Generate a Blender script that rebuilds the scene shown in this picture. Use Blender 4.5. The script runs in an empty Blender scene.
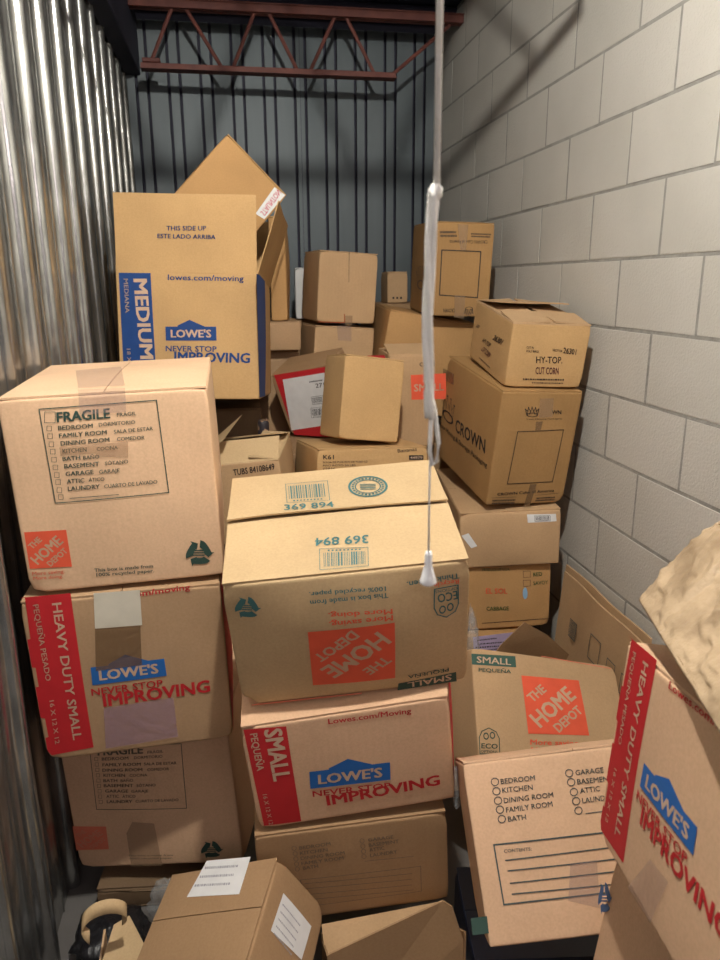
import bpy, bmesh, math, random
from mathutils import Vector, Matrix, Euler, noise
R = math.radians
sc = bpy.context.scene
COL = sc.collection
random.seed(7)
CAMH = 1.45

# ------------------------------------------------------------ camera, light, exposure
cd = bpy.data.cameras.new('camera')
cam = bpy.data.objects.new('camera', cd); COL.objects.link(cam)
cd.sensor_fit = 'VERTICAL'; cd.sensor_height = 36.0; cd.sensor_width = 27.0
cd.lens = 36.0 * 731.454 / 960.0
p, y, r = R(15.0601), R(9.5921), R(-.361)
fwd = Vector((math.sin(y)*math.cos(p), math.cos(y)*math.cos(p), -math.sin(p)))
rt = Vector((math.cos(y), -math.sin(y), 0)); up = rt.cross(fwd)
r2 = rt*math.cos(r) + up*math.sin(r); u2 = -rt*math.sin(r) + up*math.cos(r)
m = Matrix((r2, u2, -fwd)).transposed().to_4x4(); m.translation = Vector((0, 0, CAMH))
cam.matrix_world = m
cd.clip_start = .02
cd.dof.use_dof = True; cd.dof.focus_distance = 1.7; cd.dof.aperture_fstop = 7.0
sc.camera = cam
w = bpy.data.worlds.new('world'); sc.world = w; w.use_nodes = True
w.node_tree.nodes['Background'].inputs[0].default_value = (1.0, .90, .88, 1)
w.node_tree.nodes['Background'].inputs[1].default_value = .10
LAMP = Vector((.18, .73, 2.63))
LAMP_STRENGTH = 4100.0
def area(name, loc, rot, sx, sy, power, color):
    l = bpy.data.lights.new(name, 'AREA'); l.shape = 'RECTANGLE'; l.size = sx; l.size_y = sy
    l.energy = power; l.color = color
    o = bpy.data.objects.new(name, l); COL.objects.link(o); o.location = loc; o.rotation_euler = rot
    return o
# unseen fill added for the ambient light from the open doorway
area('door_fill', (.3, -1.5, 2.3), (R(62), 0, 0), 1.4, .5, 13, (1, .84, .84))
sc.view_settings.view_transform = 'Standard'; sc.view_settings.look = 'None'
sc.view_settings.exposure = 0.0; sc.view_settings.gamma = 1.0
sc.view_settings.use_curve_mapping = False
sc.cycles.use_denoising = True
sc.cycles.max_bounces = 8

# ------------------------------------------------------------ materials
MATS = {}
def mat(name):
    m = bpy.data.materials.new(name); m.use_nodes = True
    nt = m.node_tree; b = nt.nodes['Principled BSDF']
    MATS[name] = m
    return m, nt, b
def node(nt, typ, **kw):
    n = nt.nodes.new(typ)
    for k, v in kw.items():
        if k.startswith('i_'):
            n.inputs[k[2:].replace('_', ' ')].default_value = v
        else: setattr(n, k, v)
    return n
def ramp(nt, fac, c0, c1, p0=.3, p1=.7):
    rr = node(nt, 'ShaderNodeValToRGB'); e = rr.color_ramp.elements
    e[0].position = p0; e[1].position = p1; e[0].color = (*c0, 1); e[1].color = (*c1, 1)
    nt.links.new(fac, rr.inputs[0]); return rr.outputs[0]
def noisy(name, c0, c1, scale=8, rough=.8, bump=.2, bscale=60, metal=0, bdist=.002, stretch=(1, 1, 1), p0=.3, p1=.7, detail=6):
    m, nt, b = mat(name)
    tc = node(nt, 'ShaderNodeTexCoord'); mp = node(nt, 'ShaderNodeMapping'); mp.inputs['Scale'].default_value = stretch
    oi = node(nt, 'ShaderNodeObjectInfo'); ad = node(nt, 'ShaderNodeVectorMath', operation='ADD')
    ml = node(nt, 'ShaderNodeMath', operation='MULTIPLY'); ml.inputs[1].default_value = 37.0
    nt.links.new(oi.outputs['Random'], ml.inputs[0])
    nt.links.new(tc.outputs['Object'], ad.inputs[0]); nt.links.new(ml.outputs[0], ad.inputs[1])
    nt.links.new(ad.outputs[0], mp.inputs['Vector'])
    n1 = node(nt, 'ShaderNodeTexNoise'); n1.inputs['Scale'].default_value = scale; n1.inputs['Detail'].default_value = detail
    n2 = node(nt, 'ShaderNodeTexNoise'); n2.inputs['Scale'].default_value = bscale; n2.inputs['Detail'].default_value = 5
    nt.links.new(mp.outputs[0], n1.inputs['Vector']); nt.links.new(mp.outputs[0], n2.inputs['Vector'])
    nt.links.new(ramp(nt, n1.outputs[0], c0, c1, p0, p1), b.inputs['Base Color'])
    bp = node(nt, 'ShaderNodeBump'); bp.inputs['Strength'].default_value = bump; bp.inputs['Distance'].default_value = bdist
    nt.links.new(n2.outputs[0], bp.inputs['Height']); nt.links.new(bp.outputs[0], b.inputs['Normal'])
    b.inputs['Roughness'].default_value = rough; b.inputs['Metallic'].default_value = metal
    return m
def kraft(name, c, dark=.86, rough=.78):
    """corrugated board: mottled pulp, fine fibres, faint flute lines"""
    m, nt, b = mat(name)
    tc = node(nt, 'ShaderNodeTexCoord')
    n1 = node(nt, 'ShaderNodeTexNoise'); n1.inputs['Scale'].default_value = 5; n1.inputs['Detail'].default_value = 7
    n2 = node(nt, 'ShaderNodeTexNoise'); n2.inputs['Scale'].default_value = 220; n2.inputs['Detail'].default_value = 3
    n3 = node(nt, 'ShaderNodeTexNoise'); n3.inputs['Scale'].default_value = 9; n3.inputs['Detail'].default_value = 2; n3.inputs['Distortion'].default_value = 2.5
    wv = node(nt, 'ShaderNodeTexWave', wave_type='BANDS', bands_direction='X'); wv.inputs['Scale'].default_value = 22; wv.inputs['Distortion'].default_value = .4
    for n in (n1, n2, n3, wv): nt.links.new(tc.outputs['Object'], n.inputs['Vector'])
    c1 = tuple(v*dark for v in c)
    base = ramp(nt, n1.outputs[0], c1, c, .3, .65)
    mx = node(nt, 'ShaderNodeMix', data_type='RGBA', blend_type='MULTIPLY'); mx.inputs[0].default_value = 1
    nt.links.new(base, mx.inputs[6]); nt.links.new(ramp(nt, n2.outputs[0], (.94, .935, .92), (1.03, 1.03, 1.03), .3, .65), mx.inputs[7])
    nt.links.new(mx.outputs[2], b.inputs['Base Color'])
    sm = node(nt, 'ShaderNodeMath', operation='MULTIPLY'); sm.inputs[1].default_value = .10
    nt.links.new(wv.outputs[0], sm.inputs[0])
    a1 = node(nt, 'ShaderNodeMath', operation='ADD'); nt.links.new(n3.outputs[0], a1.inputs[0]); nt.links.new(sm.outputs[0], a1.inputs[1])
    bp = node(nt, 'ShaderNodeBump'); bp.inputs['Strength'].default_value = .22; bp.inputs['Distance'].default_value = .004
    nt.links.new(a1.outputs[0], bp.inputs['Height']); nt.links.new(bp.outputs[0], b.inputs['Normal'])
    b.inputs['Roughness'].default_value = rough; b.inputs['Specular IOR Level'].default_value = .25
    return m
def s2l(r_, g_, b_):
    f = lambda v: ((v/255+.055)/1.055)**2.4 if v > 10 else v/255/12.92
    return (f(r_), f(g_), f(b_))
KR = {'tan': kraft('kraft_tan', (.52, .34, .185)), 'pink': kraft('kraft_rosy', (.68, .44, .275)),
      'light': kraft('kraft_light_rosy', (.74, .495, .31)),
      'amber': kraft('kraft_amber', (.37, .215, .085)), 'shaded': kraft('kraft_shaded', (.44, .285, .16)), 'gold': kraft('kraft_golden', (.55, .345, .155)), 'brown': kraft('kraft_brown', (.37, .23, .12)),  # second entry is darkened for boxes standing in shade
      'pale': kraft('kraft_pale', (.56, .40, .22)), 'dark': kraft('kraft_deep_shade', (.20, .13, .075)),  # second entry takes the deep shade of the gaps into its colour
      'orange': kraft('kraft_orange', (.50, .29, .12)), 'grey': kraft('kraft_greyed', (.33, .26, .19))}
def ink(name, c, rough=.6):
    m = noisy('ink_' + name, tuple(v*.9 for v in c), c, scale=30, rough=rough, bump=.05, bscale=200)
    m.node_tree.nodes['Principled BSDF'].inputs['Specular IOR Level'].default_value = .3
    return m
INK = {k: ink(k, c) for k, c in {
 'green': (.035, .075, .06), 'green2': (.13, .11, .08), 'green3': (.16, .12, .085), 'green4': (.03, .10, .03), 'green5': (.05, .11, .085),
 'slate': (.06, .085, .085), 'teal': (.06, .17, .17), 'orange': (.80, .115, .055), 'orangefade': (.72, .20, .12), 'orangefade2': (.66, .25, .16),
 'red': (.52, .022, .028), 'blue': (.02, .13, .42), 'blue2': (.06, .13, .28), 'navy': (.012, .055, .21), 'kraftink': (.60, .42, .29), 'kraft': (.60, .40, .26),
 'black': (.022, .018, .02), 'black2': (.10, .065, .04), 'maroon': (.09, .018, .03), 'white': (.75, .75, .74), 'lilac': (.50, .40, .58), 'grey': (.35, .35, .38),
 'crimson': (.62, .03, .10), 'rust': (.35, .08, .025), 'skyblue': (.30, .50, .70), 'dark': (.02, .015, .01), 'offwhite': (.60, .56, .46)}.items()}
def tape(name, c, alpha, rough=.18):
    m, nt, b = mat(name)
    b.inputs['Base Color'].default_value = (*c, 1); b.inputs['Roughness'].default_value = rough
    tc = node(nt, 'ShaderNodeTexCoord'); n = node(nt, 'ShaderNodeTexNoise'); n.inputs['Scale'].default_value = 16; n.inputs['Distortion'].default_value = 3
    nt.links.new(tc.outputs['Object'], n.inputs['Vector'])
    bp = node(nt, 'ShaderNodeBump'); bp.inputs['Strength'].default_value = .6; bp.inputs['Distance'].default_value = .006
    nt.links.new(n.outputs[0], bp.inputs['Height']); nt.links.new(bp.outputs[0], b.inputs['Normal'])
    b.inputs['Alpha'].default_value = alpha
    return m
INK['tape'] = tape('tape_clear', (.42, .31, .30), .25, .12)
INK['tape2'] = tape('tape_tan', (.42, .28, .17), .40, .3)
INK['tapebrown'] = tape('tape_brown', (.20, .12, .06), .62, .3)
INK['tapepurple'] = tape('tape_violet_glare', (.45, .30, .46), .35, .12)  # clear tape, the violet glare on it put into the colour
PLASTIC = tape('clear_plastic_film', (.62, .65, .66), .22, .15)
SHADE_FILM = tape('black_shade_film', (.012, .012, .014), 1.0, .3)
STEEL = None

# ------------------------------------------------------------ object helpers
def obj(name, me, parent=None, mats=None):
    if isinstance(me, bmesh.types.BMesh):
        bm = me; me = bpy.data.meshes.new(name); bm.to_mesh(me); bm.free()
    o = bpy.data.objects.new(name, me); COL.objects.link(o)
    for x in (mats or []): me.materials.append(x)
    if parent: o.parent = parent
    return o
def tag(o, label, cat, group=None):
    o['label'] = label; o['category'] = cat
    if group: o['group'] = group
    return o
def thing(name, label, cat, loc=(0, 0, 0), rot=(0, 0, 0), group=None):
    o = bpy.data.objects.new(name, None); COL.objects.link(o)
    o.empty_display_size = .05; o.location = loc; o.rotation_euler = rot
    return tag(o, label, cat, group)
def struct(name, bm, mats, parent=None):
    o = obj(name, bm, parent, mats)
    if parent is None: o['kind'] = 'structure'
    return o
def smooth(o):
    for f in o.data.polygons: f.use_smooth = True
    return o
def bx(bm, x0, x1, y0, y1, z0, z1, bevel=0):
    v = [bm.verts.new((x, y, z)) for z in (z0, z1) for x, y in ((x0, y0), (x1, y0), (x1, y1), (x0, y1))]
    fs = [bm.faces.new([v[i] for i in f]) for f in ((3, 2, 1, 0), (4, 5, 6, 7), (0, 1, 5, 4), (1, 2, 6, 5), (2, 3, 7, 6), (3, 0, 4, 7))]
    if bevel:
        es = list({e for f in fs for e in f.edges})
        bmesh.ops.bevel(bm, geom=es, offset=bevel, segments=1, affect='EDGES', clamp_overlap=True)
    return bm
def tube(bm, pts, rad, n=8, cap=True):
    pts = [Vector(q) for q in pts]; rings = []
    rad = rad if isinstance(rad, (list, tuple)) else [rad]*len(pts)
    ref = Vector((0, 0, 1))
    for i, q in enumerate(pts):
        d = (pts[min(i+1, len(pts)-1)] - pts[max(i-1, 0)]).normalized()
        a = d.cross(ref)
        if a.length < .05: a = d.cross(Vector((0, 1, 0)))
        a.normalize(); b = d.cross(a)
        rings.append([bm.verts.new(q + (a*math.cos(t) + b*math.sin(t))*rad[i]) for t in [2*math.pi*k/n for k in range(n)]])
    for i in range(len(rings)-1):
        for k in range(n): bm.faces.new((rings[i][k], rings[i][(k+1) % n], rings[i+1][(k+1) % n], rings[i+1][k]))
    if cap: bm.faces.new(rings[0][::-1]); bm.faces.new(rings[-1])
    return bm
def lathe(bm, prof, cx=0, cy=0, n=20):
    rings = [[bm.verts.new((cx+r_*math.cos(2*math.pi*k/n), cy+r_*math.sin(2*math.pi*k/n), z_)) for k in range(n)] for r_, z_ in prof]
    for i in range(len(rings)-1):
        for k in range(n): bm.faces.new((rings[i][k], rings[i][(k+1) % n], rings[i+1][(k+1) % n], rings[i+1][k]))
    bm.faces.new(rings[0][::-1]); bm.faces.new(rings[-1])
    return bm
DATA = {
 'A': ([-0.2288, 1.6255, 0.8836], [0.0301, -0.031, 0.0069], [0.3711, 0.4397, 0.3835], [
  ('ruled_frame','F','green','l',[(-0.1154,0.3601),(0.0919,0.3632),(0.0954,0.1838),(-0.1128,0.1809)],0.0018,True),
  ('checkbox','F','green','l',[(-0.1065,0.3545),(-0.0882,0.3533),(-0.0911,0.3336),(-0.1094,0.3349)],0.001,True),
  ('lettering','F','green','t','FRAGILE',(-0.088,0.3347),(0.0062,0.3363),(-0.0868,0.3525),3),
  ('lettering','F','green','t','FRÁGIL',(0.0182,0.3373),(0.053,0.3381),(0.0185,0.3442),1),
  ('lettering','F','green','t','BEDROOM',(-0.0879,0.3196),(-0.0268,0.3197),(-0.0872,0.3277),2),
  ('lettering','F','green','t','DORMITORIO',(-0.0159,0.3214),(0.0493,0.3219),(-0.0155,0.3283),1),
  ('lettering','F','green','t','FAMILY ROOM',(-0.0882,0.3052),(-0.0036,0.306),(-0.0876,0.3133),2),
  ('lettering','F','green','t','SALA DE ESTAR',(0.009,0.3063),(0.0797,0.3076),(0.0093,0.3133),1),
  ('lettering','F','green','t','DINING ROOM',(-0.0874,0.2906),(-0.0006,0.2917),(-0.0868,0.2987),2),
  ('lettering','F','green','t','COMEDOR',(0.0126,0.292),(0.0627,0.2915),(0.0131,0.299),1),
  ('lettering','F','green','t','KITCHEN',(-0.086,0.2758),(-0.0433,0.2763),(-0.0854,0.284),2),
  ('lettering','F','green','t','COCINA',(-0.0254,0.2762),(0.0125,0.2765),(-0.025,0.2832),1),
  ('lettering','F','green','t','BATH',(-0.0881,0.2612),(-0.0565,0.2619),(-0.0876,0.2695),2),
  ('lettering','F','green','t','BAÑO',(-0.0512,0.2615),(-0.0225,0.2618),(-0.0508,0.2685),1),
  ('lettering','F','green','t','BASEMENT',(-0.0872,0.2469),(-0.0244,0.247),(-0.0865,0.2553),2),
  ('lettering','F','green','t','SÓTANO',(-0.0141,0.2475),(0.0278,0.248),(-0.0137,0.2546),1),
  ('lettering','F','green','t','GARAGE',(-0.0869,0.232),(-0.0366,0.2324),(-0.0864,0.2404),2),
  ('lettering','F','green','t','GARAJE',(-0.0269,0.2322),(0.0107,0.2324),(-0.0265,0.2394),1),
  ('lettering','F','green','t','ATTIC',(-0.0866,0.2176),(-0.0554,0.2175),(-0.086,0.226),2),
  ('lettering','F','green','t','ÁTICO',(-0.0475,0.2182),(-0.0191,0.2177),(-0.0469,0.2253),1),
  ('lettering','F','green','t','LAUNDRY',(-0.0868,0.2031),(-0.0289,0.2034),(-0.0863,0.2116),2),
  ('lettering','F','green','t','CUARTO DE LAVADO',(-0.021,0.2033),(0.0763,0.2036),(-0.0206,0.2106),1),
  ('checkbox','F','green','l',[(-0.1063,0.3285),(-0.0983,0.3279),(-0.0996,0.3192),(-0.1076,0.3198)],0.0008,True),
  ('checkbox','F','green','l',[(-0.1067,0.3141),(-0.0987,0.3135),(-0.0999,0.3048),(-0.108,0.3054)],0.0008,True),
  ('checkbox','F','green','l',[(-0.1066,0.299),(-0.0986,0.2984),(-0.0998,0.2896),(-0.1079,0.2902)],0.0008,True),
  ('checkbox','F','green','l',[(-0.1064,0.285),(-0.0983,0.2844),(-0.0995,0.2756),(-0.1077,0.2762)],0.0008,True),
  ('checkbox','F','green','l',[(-0.1063,0.2697),(-0.0981,0.2691),(-0.0994,0.2602),(-0.1076,0.2608)],0.0008,True),
  ('checkbox','F','green','l',[(-0.1061,0.2549),(-0.0979,0.2543),(-0.0992,0.2453),(-0.1074,0.246)],0.0008,True),
  ('checkbox','F','green','l',[(-0.1059,0.2401),(-0.0977,0.2394),(-0.099,0.2304),(-0.1072,0.2311)],0.0008,True),
  ('checkbox','F','green','l',[(-0.1055,0.2264),(-0.0973,0.2257),(-0.0986,0.2166),(-0.1069,0.2173)],0.0008,True),
  ('checkbox','F','green','l',[(-0.1055,0.2107),(-0.0972,0.21),(-0.0985,0.2009),(-0.1068,0.2016)],0.0008,True),
  ('checkbox','F','green','l',[(-0.1051,0.1968),(-0.0968,0.1961),(-0.0981,0.1869),(-0.1064,0.1877)],0.0008,True),
  ('ruled_line','F','green','l',[(-0.0853,0.1884),(0.0028,0.1886)],0.0012,False),
  ('logo','F','orange','hd',[(-0.1777,0.1275),(-0.1014,0.1261),(-0.1018,0.0494),(-0.1792,0.0522)],'kraft'),
  ('lettering','F','orange','t','More saving.',(-0.1765,0.0379),(-0.117,0.0376),(-0.176,0.0455),1),
  ('lettering','F','orange','t','More doing.',(-0.1761,0.0287),(-0.1216,0.0276),(-0.1755,0.0357),1),
  ('lettering','F','green','t','This box is made from',(-0.0622,0.0337),(0.049,0.0308),(-0.0618,0.0408),2),
  ('lettering','F','green','t','100% recycled paper.',(-0.0598,0.0235),(0.0498,0.0207),(-0.0593,0.0306),2),
  ('emblem','F','green','recycle',[(0.1156,0.083),(0.1696,0.0775),(0.1645,0.0205),(0.11,0.0264)],None),
  ('packing_tape','F','tape','p',[(-0.0434,0.3916),(0.0383,0.3896),(0.0359,0.3449),(-0.0467,0.3461)]),
  ('packing_tape','F','tape2','p',[(-0.0902,0.2876),(0.0322,0.2899),(0.0291,0.259),(-0.0279,0.2661),(-0.0284,0.2713),(-0.0902,0.271)]),
  ('packing_tape','U','tape','p',[(-0.1016,0.0719),(-0.0063,0.0798),(0.0328,-0.1813),(-0.0523,-0.1763)]),
 ]),
 'B': ([-0.2332, 1.5786, 0.5087], [0.0382, -0.0249, 0.0008], [0.3809, 0.3449, 0.363], [
  ('colour_band','F','red','p',[(-0.189,0.3727),(-0.1784,0.3716),(-0.1816,0.2832),(-0.1876,0.2823),(-0.1885,0.2204),(-0.1815,0.2187),(-0.182,0.1758),(-0.188,0.1751),(-0.1893,0.1037),(-0.181,0.1009),(-0.1807,0.0566),(-0.187,0.0551),(-0.1874,0.0238),(-0.181,0.0117),(-0.0964,0.0191),(-0.0945,0.3729)]),
  ('lettering','F','kraftink','t','HEAVY DUTY SMALL',(-0.1311,0.3552),(-0.1334,0.0427),(-0.1137,0.3556),2),
  ('lettering','F','kraftink','t','PEQUEÑA PESADO',(-0.1663,0.3554),(-0.1664,0.1873),(-0.1559,0.3565),1),
  ('lettering','F','kraftink','t','16 X 12 X 12',(-0.1664,0.1414),(-0.1697,0.0381),(-0.1575,0.1426),1),
  ('lettering','F','red','t','Lowes.com/moving',(-0.051,0.3486),(0.1319,0.3569),(-0.0509,0.3606),2),
  ('logo','F','blue','lowes',[(-0.0771,0.2123),(0.0667,0.214),(0.0679,0.1709),(-0.0787,0.1684)],'kraftink'),
  ('lettering','F','red','t','NEVER STOP',(-0.0831,0.1445),(0.0579,0.1475),(-0.0828,0.1607),2),
  ('lettering','F','red','t','IMPROVING',(-0.0634,0.1163),(0.1516,0.1207),(-0.0631,0.1448),3),
  ('packing_tape','F','tapebrown','p',[(-0.058,0.2938),(0.0284,0.2899),(0.0222,0.2028),(-0.0678,0.2007)]),
  ('tape_scrap','F','offwhite','p',[(-0.0517,0.3682),(0.0355,0.3664),(0.0319,0.291),(-0.058,0.2938)]),
  ('packing_tape','F','tapepurple','p',[(-0.0638,0.113),(0.076,0.1185),(0.0757,0.0196),(-0.0728,0.0129)]),
  ('colour_band','R','red','p',[(-0.1684,0.01),(0.1684,0.01),(0.1684,0.355),(-0.1684,0.355)]),
 ]),
 'C': ([-0.1894, 1.706, 0.0991], [-0.059, -0.0747, -0.2089], [0.3981, 0.4014, 0.381], [
  ('ruled_frame','F','green','l',[(-0.1258,0.3196),(0.09,0.3171),(0.0822,0.1519),(-0.1333,0.1575)],0.0014,True),
  ('lettering','F','green2','t','FRAGILE',(-0.1094,0.2974),(-0.0012,0.298),(-0.1075,0.3161),3),
  ('lettering','F','green2','t','FRÁGIL',(0.0089,0.2966),(0.046,0.2981),(0.0093,0.3034),1),
  ('lettering','F','green2','t','BEDROOM',(-0.1012,0.2842),(-0.0378,0.2844),(-0.1003,0.2918),2),
  ('lettering','F','green2','t','DORMITORIO',(-0.0243,0.2846),(0.0427,0.2855),(-0.0237,0.2914),1),
  ('lettering','F','green2','t','FAMILY ROOM',(-0.1018,0.2696),(-0.0109,0.2676),(-0.1008,0.2773),2),
  ('lettering','F','green2','t','SALA DE ESTAR',(-0.003,0.2681),(0.0733,0.2669),(-0.0022,0.2749),1),
  ('lettering','F','green2','t','DINING ROOM',(-0.1039,0.2559),(-0.0089,0.2538),(-0.1029,0.2636),2),
  ('lettering','F','green2','t','COMEDOR',(0.0029,0.2532),(0.0542,0.2533),(0.0035,0.26),1),
  ('lettering','F','green2','t','KITCHEN',(-0.1034,0.2428),(-0.0519,0.2412),(-0.1024,0.2506),2),
  ('lettering','F','green2','t','COCINA',(-0.0409,0.2407),(0.0011,0.2403),(-0.0401,0.2475),1),
  ('lettering','F','green2','t','BATH',(-0.1055,0.229),(-0.0721,0.2283),(-0.1045,0.2368),2),
  ('lettering','F','green2','t','BAÑO',(-0.0642,0.2279),(-0.0339,0.2282),(-0.0635,0.2348),1),
  ('lettering','F','green2','t','BASEMENT',(-0.1067,0.216),(-0.0359,0.2144),(-0.1057,0.2238),2),
  ('lettering','F','green2','t','SÓTANO',(-0.028,0.214),(0.0172,0.2136),(-0.0273,0.2209),1),
  ('lettering','F','green2','t','GARAGE',(-0.1056,0.202),(-0.0499,0.2002),(-0.1045,0.2098),2),
  ('lettering','F','green2','t','GARAJE',(-0.0428,0.1999),(-0.0023,0.1988),(-0.0419,0.2068),1),
  ('lettering','F','green2','t','ATTIC',(-0.1045,0.1879),(-0.0742,0.1874),(-0.1035,0.1958),2),
  ('lettering','F','green2','t','ÁTICO',(-0.0662,0.187),(-0.0343,0.1864),(-0.0654,0.194),1),
  ('lettering','F','green2','t','LAUNDRY',(-0.1058,0.1739),(-0.0443,0.1728),(-0.1048,0.1818),2),
  ('lettering','F','green2','t','CUARTO DE LAVADO',(-0.0362,0.1733),(0.0657,0.172),(-0.0354,0.1803),1),
  ('checkbox','F','green2','l',[(-0.1173,0.2927),(-0.1094,0.2923),(-0.1107,0.2838),(-0.1186,0.2842)],0.0008,True),
  ('checkbox','F','green2','l',[(-0.1181,0.279),(-0.1102,0.2786),(-0.1115,0.27),(-0.1194,0.2704)],0.0008,True),
  ('checkbox','F','green2','l',[(-0.1188,0.2652),(-0.1109,0.2648),(-0.1122,0.2563),(-0.1201,0.2567)],0.0008,True),
  ('checkbox','F','green2','l',[(-0.1196,0.2514),(-0.1117,0.251),(-0.113,0.2424),(-0.1209,0.2428)],0.0008,True),
  ('checkbox','F','green2','l',[(-0.1204,0.2376),(-0.1124,0.2372),(-0.1137,0.2286),(-0.1217,0.229)],0.0008,True),
  ('checkbox','F','green2','l',[(-0.1211,0.2237),(-0.1132,0.2233),(-0.1145,0.2147),(-0.1225,0.215)],0.0008,True),
  ('checkbox','F','green2','l',[(-0.1219,0.2098),(-0.1139,0.2094),(-0.1153,0.2007),(-0.1232,0.2011)],0.0008,True),
  ('checkbox','F','green2','l',[(-0.1227,0.1958),(-0.1147,0.1954),(-0.116,0.1867),(-0.124,0.1871)],0.0008,True),
  ('checkbox','F','green2','l',[(-0.1235,0.1818),(-0.1155,0.1814),(-0.1168,0.1726),(-0.1248,0.173)],0.0008,True),
  ('logo','F','orangefade','hd',[(-0.2002,0.1133),(-0.1177,0.1114),(-0.1205,0.0494),(-0.2008,0.0483)],'orangefade2'),
  ('lettering','F','green2','t','This box is made from',(-0.0772,0.0275),(0.032,0.0247),(-0.0766,0.032),1),
  ('lettering','F','green2','t','100% recycled paper.',(-0.0744,0.0192),(0.0309,0.0166),(-0.0738,0.0237),1),
  ('emblem','F','green','recycle',[(0.1029,0.0622),(0.1554,0.0599),(0.1497,0.0115),(0.0969,0.0138)],None),
  ('packing_tape','F','tape2','p',[(-0.0703,0.0923),(-0.0514,0.1227),(-0.0001,0.1159),(0.0026,-0.0014),(-0.073,-0.0001)]),
 ]),
 'D': ([0.208, 1.3929, 0.7455], [0.2681, -0.0711, -0.0878], [0.4261, 0.3558, 0.2895], [
  ('lettering','F','teal','t','This box is made from',(0.0679,0.2433),(-0.0671,0.2438),(0.0682,0.2336),2),
  ('lettering','F','teal','t','100% recycled paper.',(0.0646,0.2565),(-0.067,0.2597),(0.0649,0.2477),2),
  ('lettering','F','orange','t','More saving.',(0.0741,0.1968),(-0.0381,0.1973),(0.0744,0.185),2),
  ('lettering','F','orange','t','More doing.',(0.0739,0.21),(-0.038,0.2155),(0.0742,0.1992),2),
  ('lettering','F','teal','t','Think Green.',(0.1942,0.2633),(0.1012,0.2596),(0.195,0.2521),2),
  ('lettering','F','orange','t','Recycle.',(0.1931,0.2507),(0.1454,0.249),(0.1939,0.241),1),
  ('logo','F','teal','eco',[(0.1944,0.1701),(0.1484,0.1705),(0.1498,0.2364),(0.192,0.2381)],None),
  ('lettering','F','teal','t','ECO',(0.1903,0.2262),(0.1543,0.2245),(0.1919,0.2072),2),
  ('lettering','F','teal','t','OPTIONS',(0.1908,0.235),(0.1504,0.2339),(0.1915,0.2285),1),
  ('logo','F','orange','hd',[(0.0746,0.0358),(-0.0791,0.0388),(-0.0767,0.1784),(0.0768,0.1796)],'kraft'),
  ('emblem','F','teal','recycle',[(-0.194,0.264),(-0.1506,0.2582),(-0.1564,0.2105),(-0.2006,0.2166)],None),
  ('colour_band','F','green','p',[(0.0809,0.0158),(0.1919,0.0272),(0.1936,0.0012),(0.0797,-0.0051)]),
  ('lettering','F','kraftink','t','SMALL',(0.1829,0.0239),(0.0982,0.0151),(0.1837,0.0075),2),
  ('lettering','F','green','t','PEQUEÑA',(0.1771,0.0436),(0.0987,0.0386),(0.1779,0.0331),2),
  ('ruled_line','F','orangefade','l',[(-0.1964,0.0001),(0.009,-0.0017)],0.003,False),
  ('barcode','U','teal','barcode',[(-0.1,0.1247),(-0.0141,0.123),(-0.0142,0.0396),(-0.0974,0.0455)],None),
  ('lettering','U','teal','t','369 894',(-0.1027,0.0117),(-0.0073,0.0059),(-0.1033,0.0387),2),
  ('emblem','U','teal','seal',[(0.0293,0.134),(0.1101,0.1186),(0.0984,0.0309),(0.0217,0.045)],None),
  ('lettering','U','teal','t','369 894',(0.0477,-0.0825),(-0.0487,-0.0782),(0.0458,-0.1059),2),
  ('barcode','U','teal','barcode',[(0.0382,-0.1697),(-0.0448,-0.1678),(-0.0425,-0.1116),(0.0432,-0.1176)],None),
 ]),
 'E': ([0.2057, 1.3597, 0.4499], [0.1105, -0.1018, -0.071], [0.3915, 0.2943, 0.2512], [
  ('colour_band','R','red','p',[(-0.1432,0.01),(0.1432,0.01),(0.1432,0.2432),(-0.1432,0.2432)]),
  ('colour_band','F','red','p',[(-0.1893,0.2457),(-0.1113,0.2392),(-0.1127,0.0048),(-0.1857,0.0081)]),
  ('lettering','F','kraftink','t','SMALL',(-0.1523,0.2386),(-0.1507,0.1161),(-0.1202,0.2384),3),
  ('lettering','F','kraftink','t','PEQUEÑA',(-0.179,0.2345),(-0.1786,0.1466),(-0.1656,0.2345),2),
  ('lettering','F','kraftink','t','16 X 12 X 12',(-0.1769,0.088),(-0.1756,0.0088),(-0.1685,0.0881),1),
  ('lettering','F','red','t','Lowes.com/Moving',(-0.0334,0.2304),(0.1235,0.2262),(-0.0334,0.242),2),
  ('logo','F','blue','lowes',[(-0.0816,0.1298),(0.0738,0.123),(0.0714,0.0765),(-0.085,0.0846)],'kraftink'),
  ('lettering','F','red','t','NEVER STOP',(-0.0826,0.064),(0.0704,0.0556),(-0.0822,0.0785),2),
  ('lettering','F','red','t','IMPROVING',(-0.0575,0.0356),(0.1685,0.0429),(-0.0582,0.0613),3),
 ]),
 'F': ([0.2054, 1.3686, 0.1947], [0.0652, -0.0592, -0.0622], [0.3858, 0.2898, 0.23], [
  ('lettering','F','green3','t','BEDROOM',(-0.1065,0.1853),(-0.0443,0.1866),(-0.1068,0.1935),1),
  ('lettering','F','green3','t','KITCHEN',(-0.1062,0.1722),(-0.0511,0.1729),(-0.1064,0.1805),1),
  ('lettering','F','green3','t','DINING ROOM',(-0.1059,0.1591),(-0.0178,0.1597),(-0.1061,0.1675),1),
  ('lettering','F','green3','t','FAMILY ROOM',(-0.1055,0.1459),(-0.0208,0.1471),(-0.1058,0.1543),1),
  ('lettering','F','green3','t','BATH',(-0.1037,0.1333),(-0.0729,0.1345),(-0.104,0.1418),1),
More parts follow.
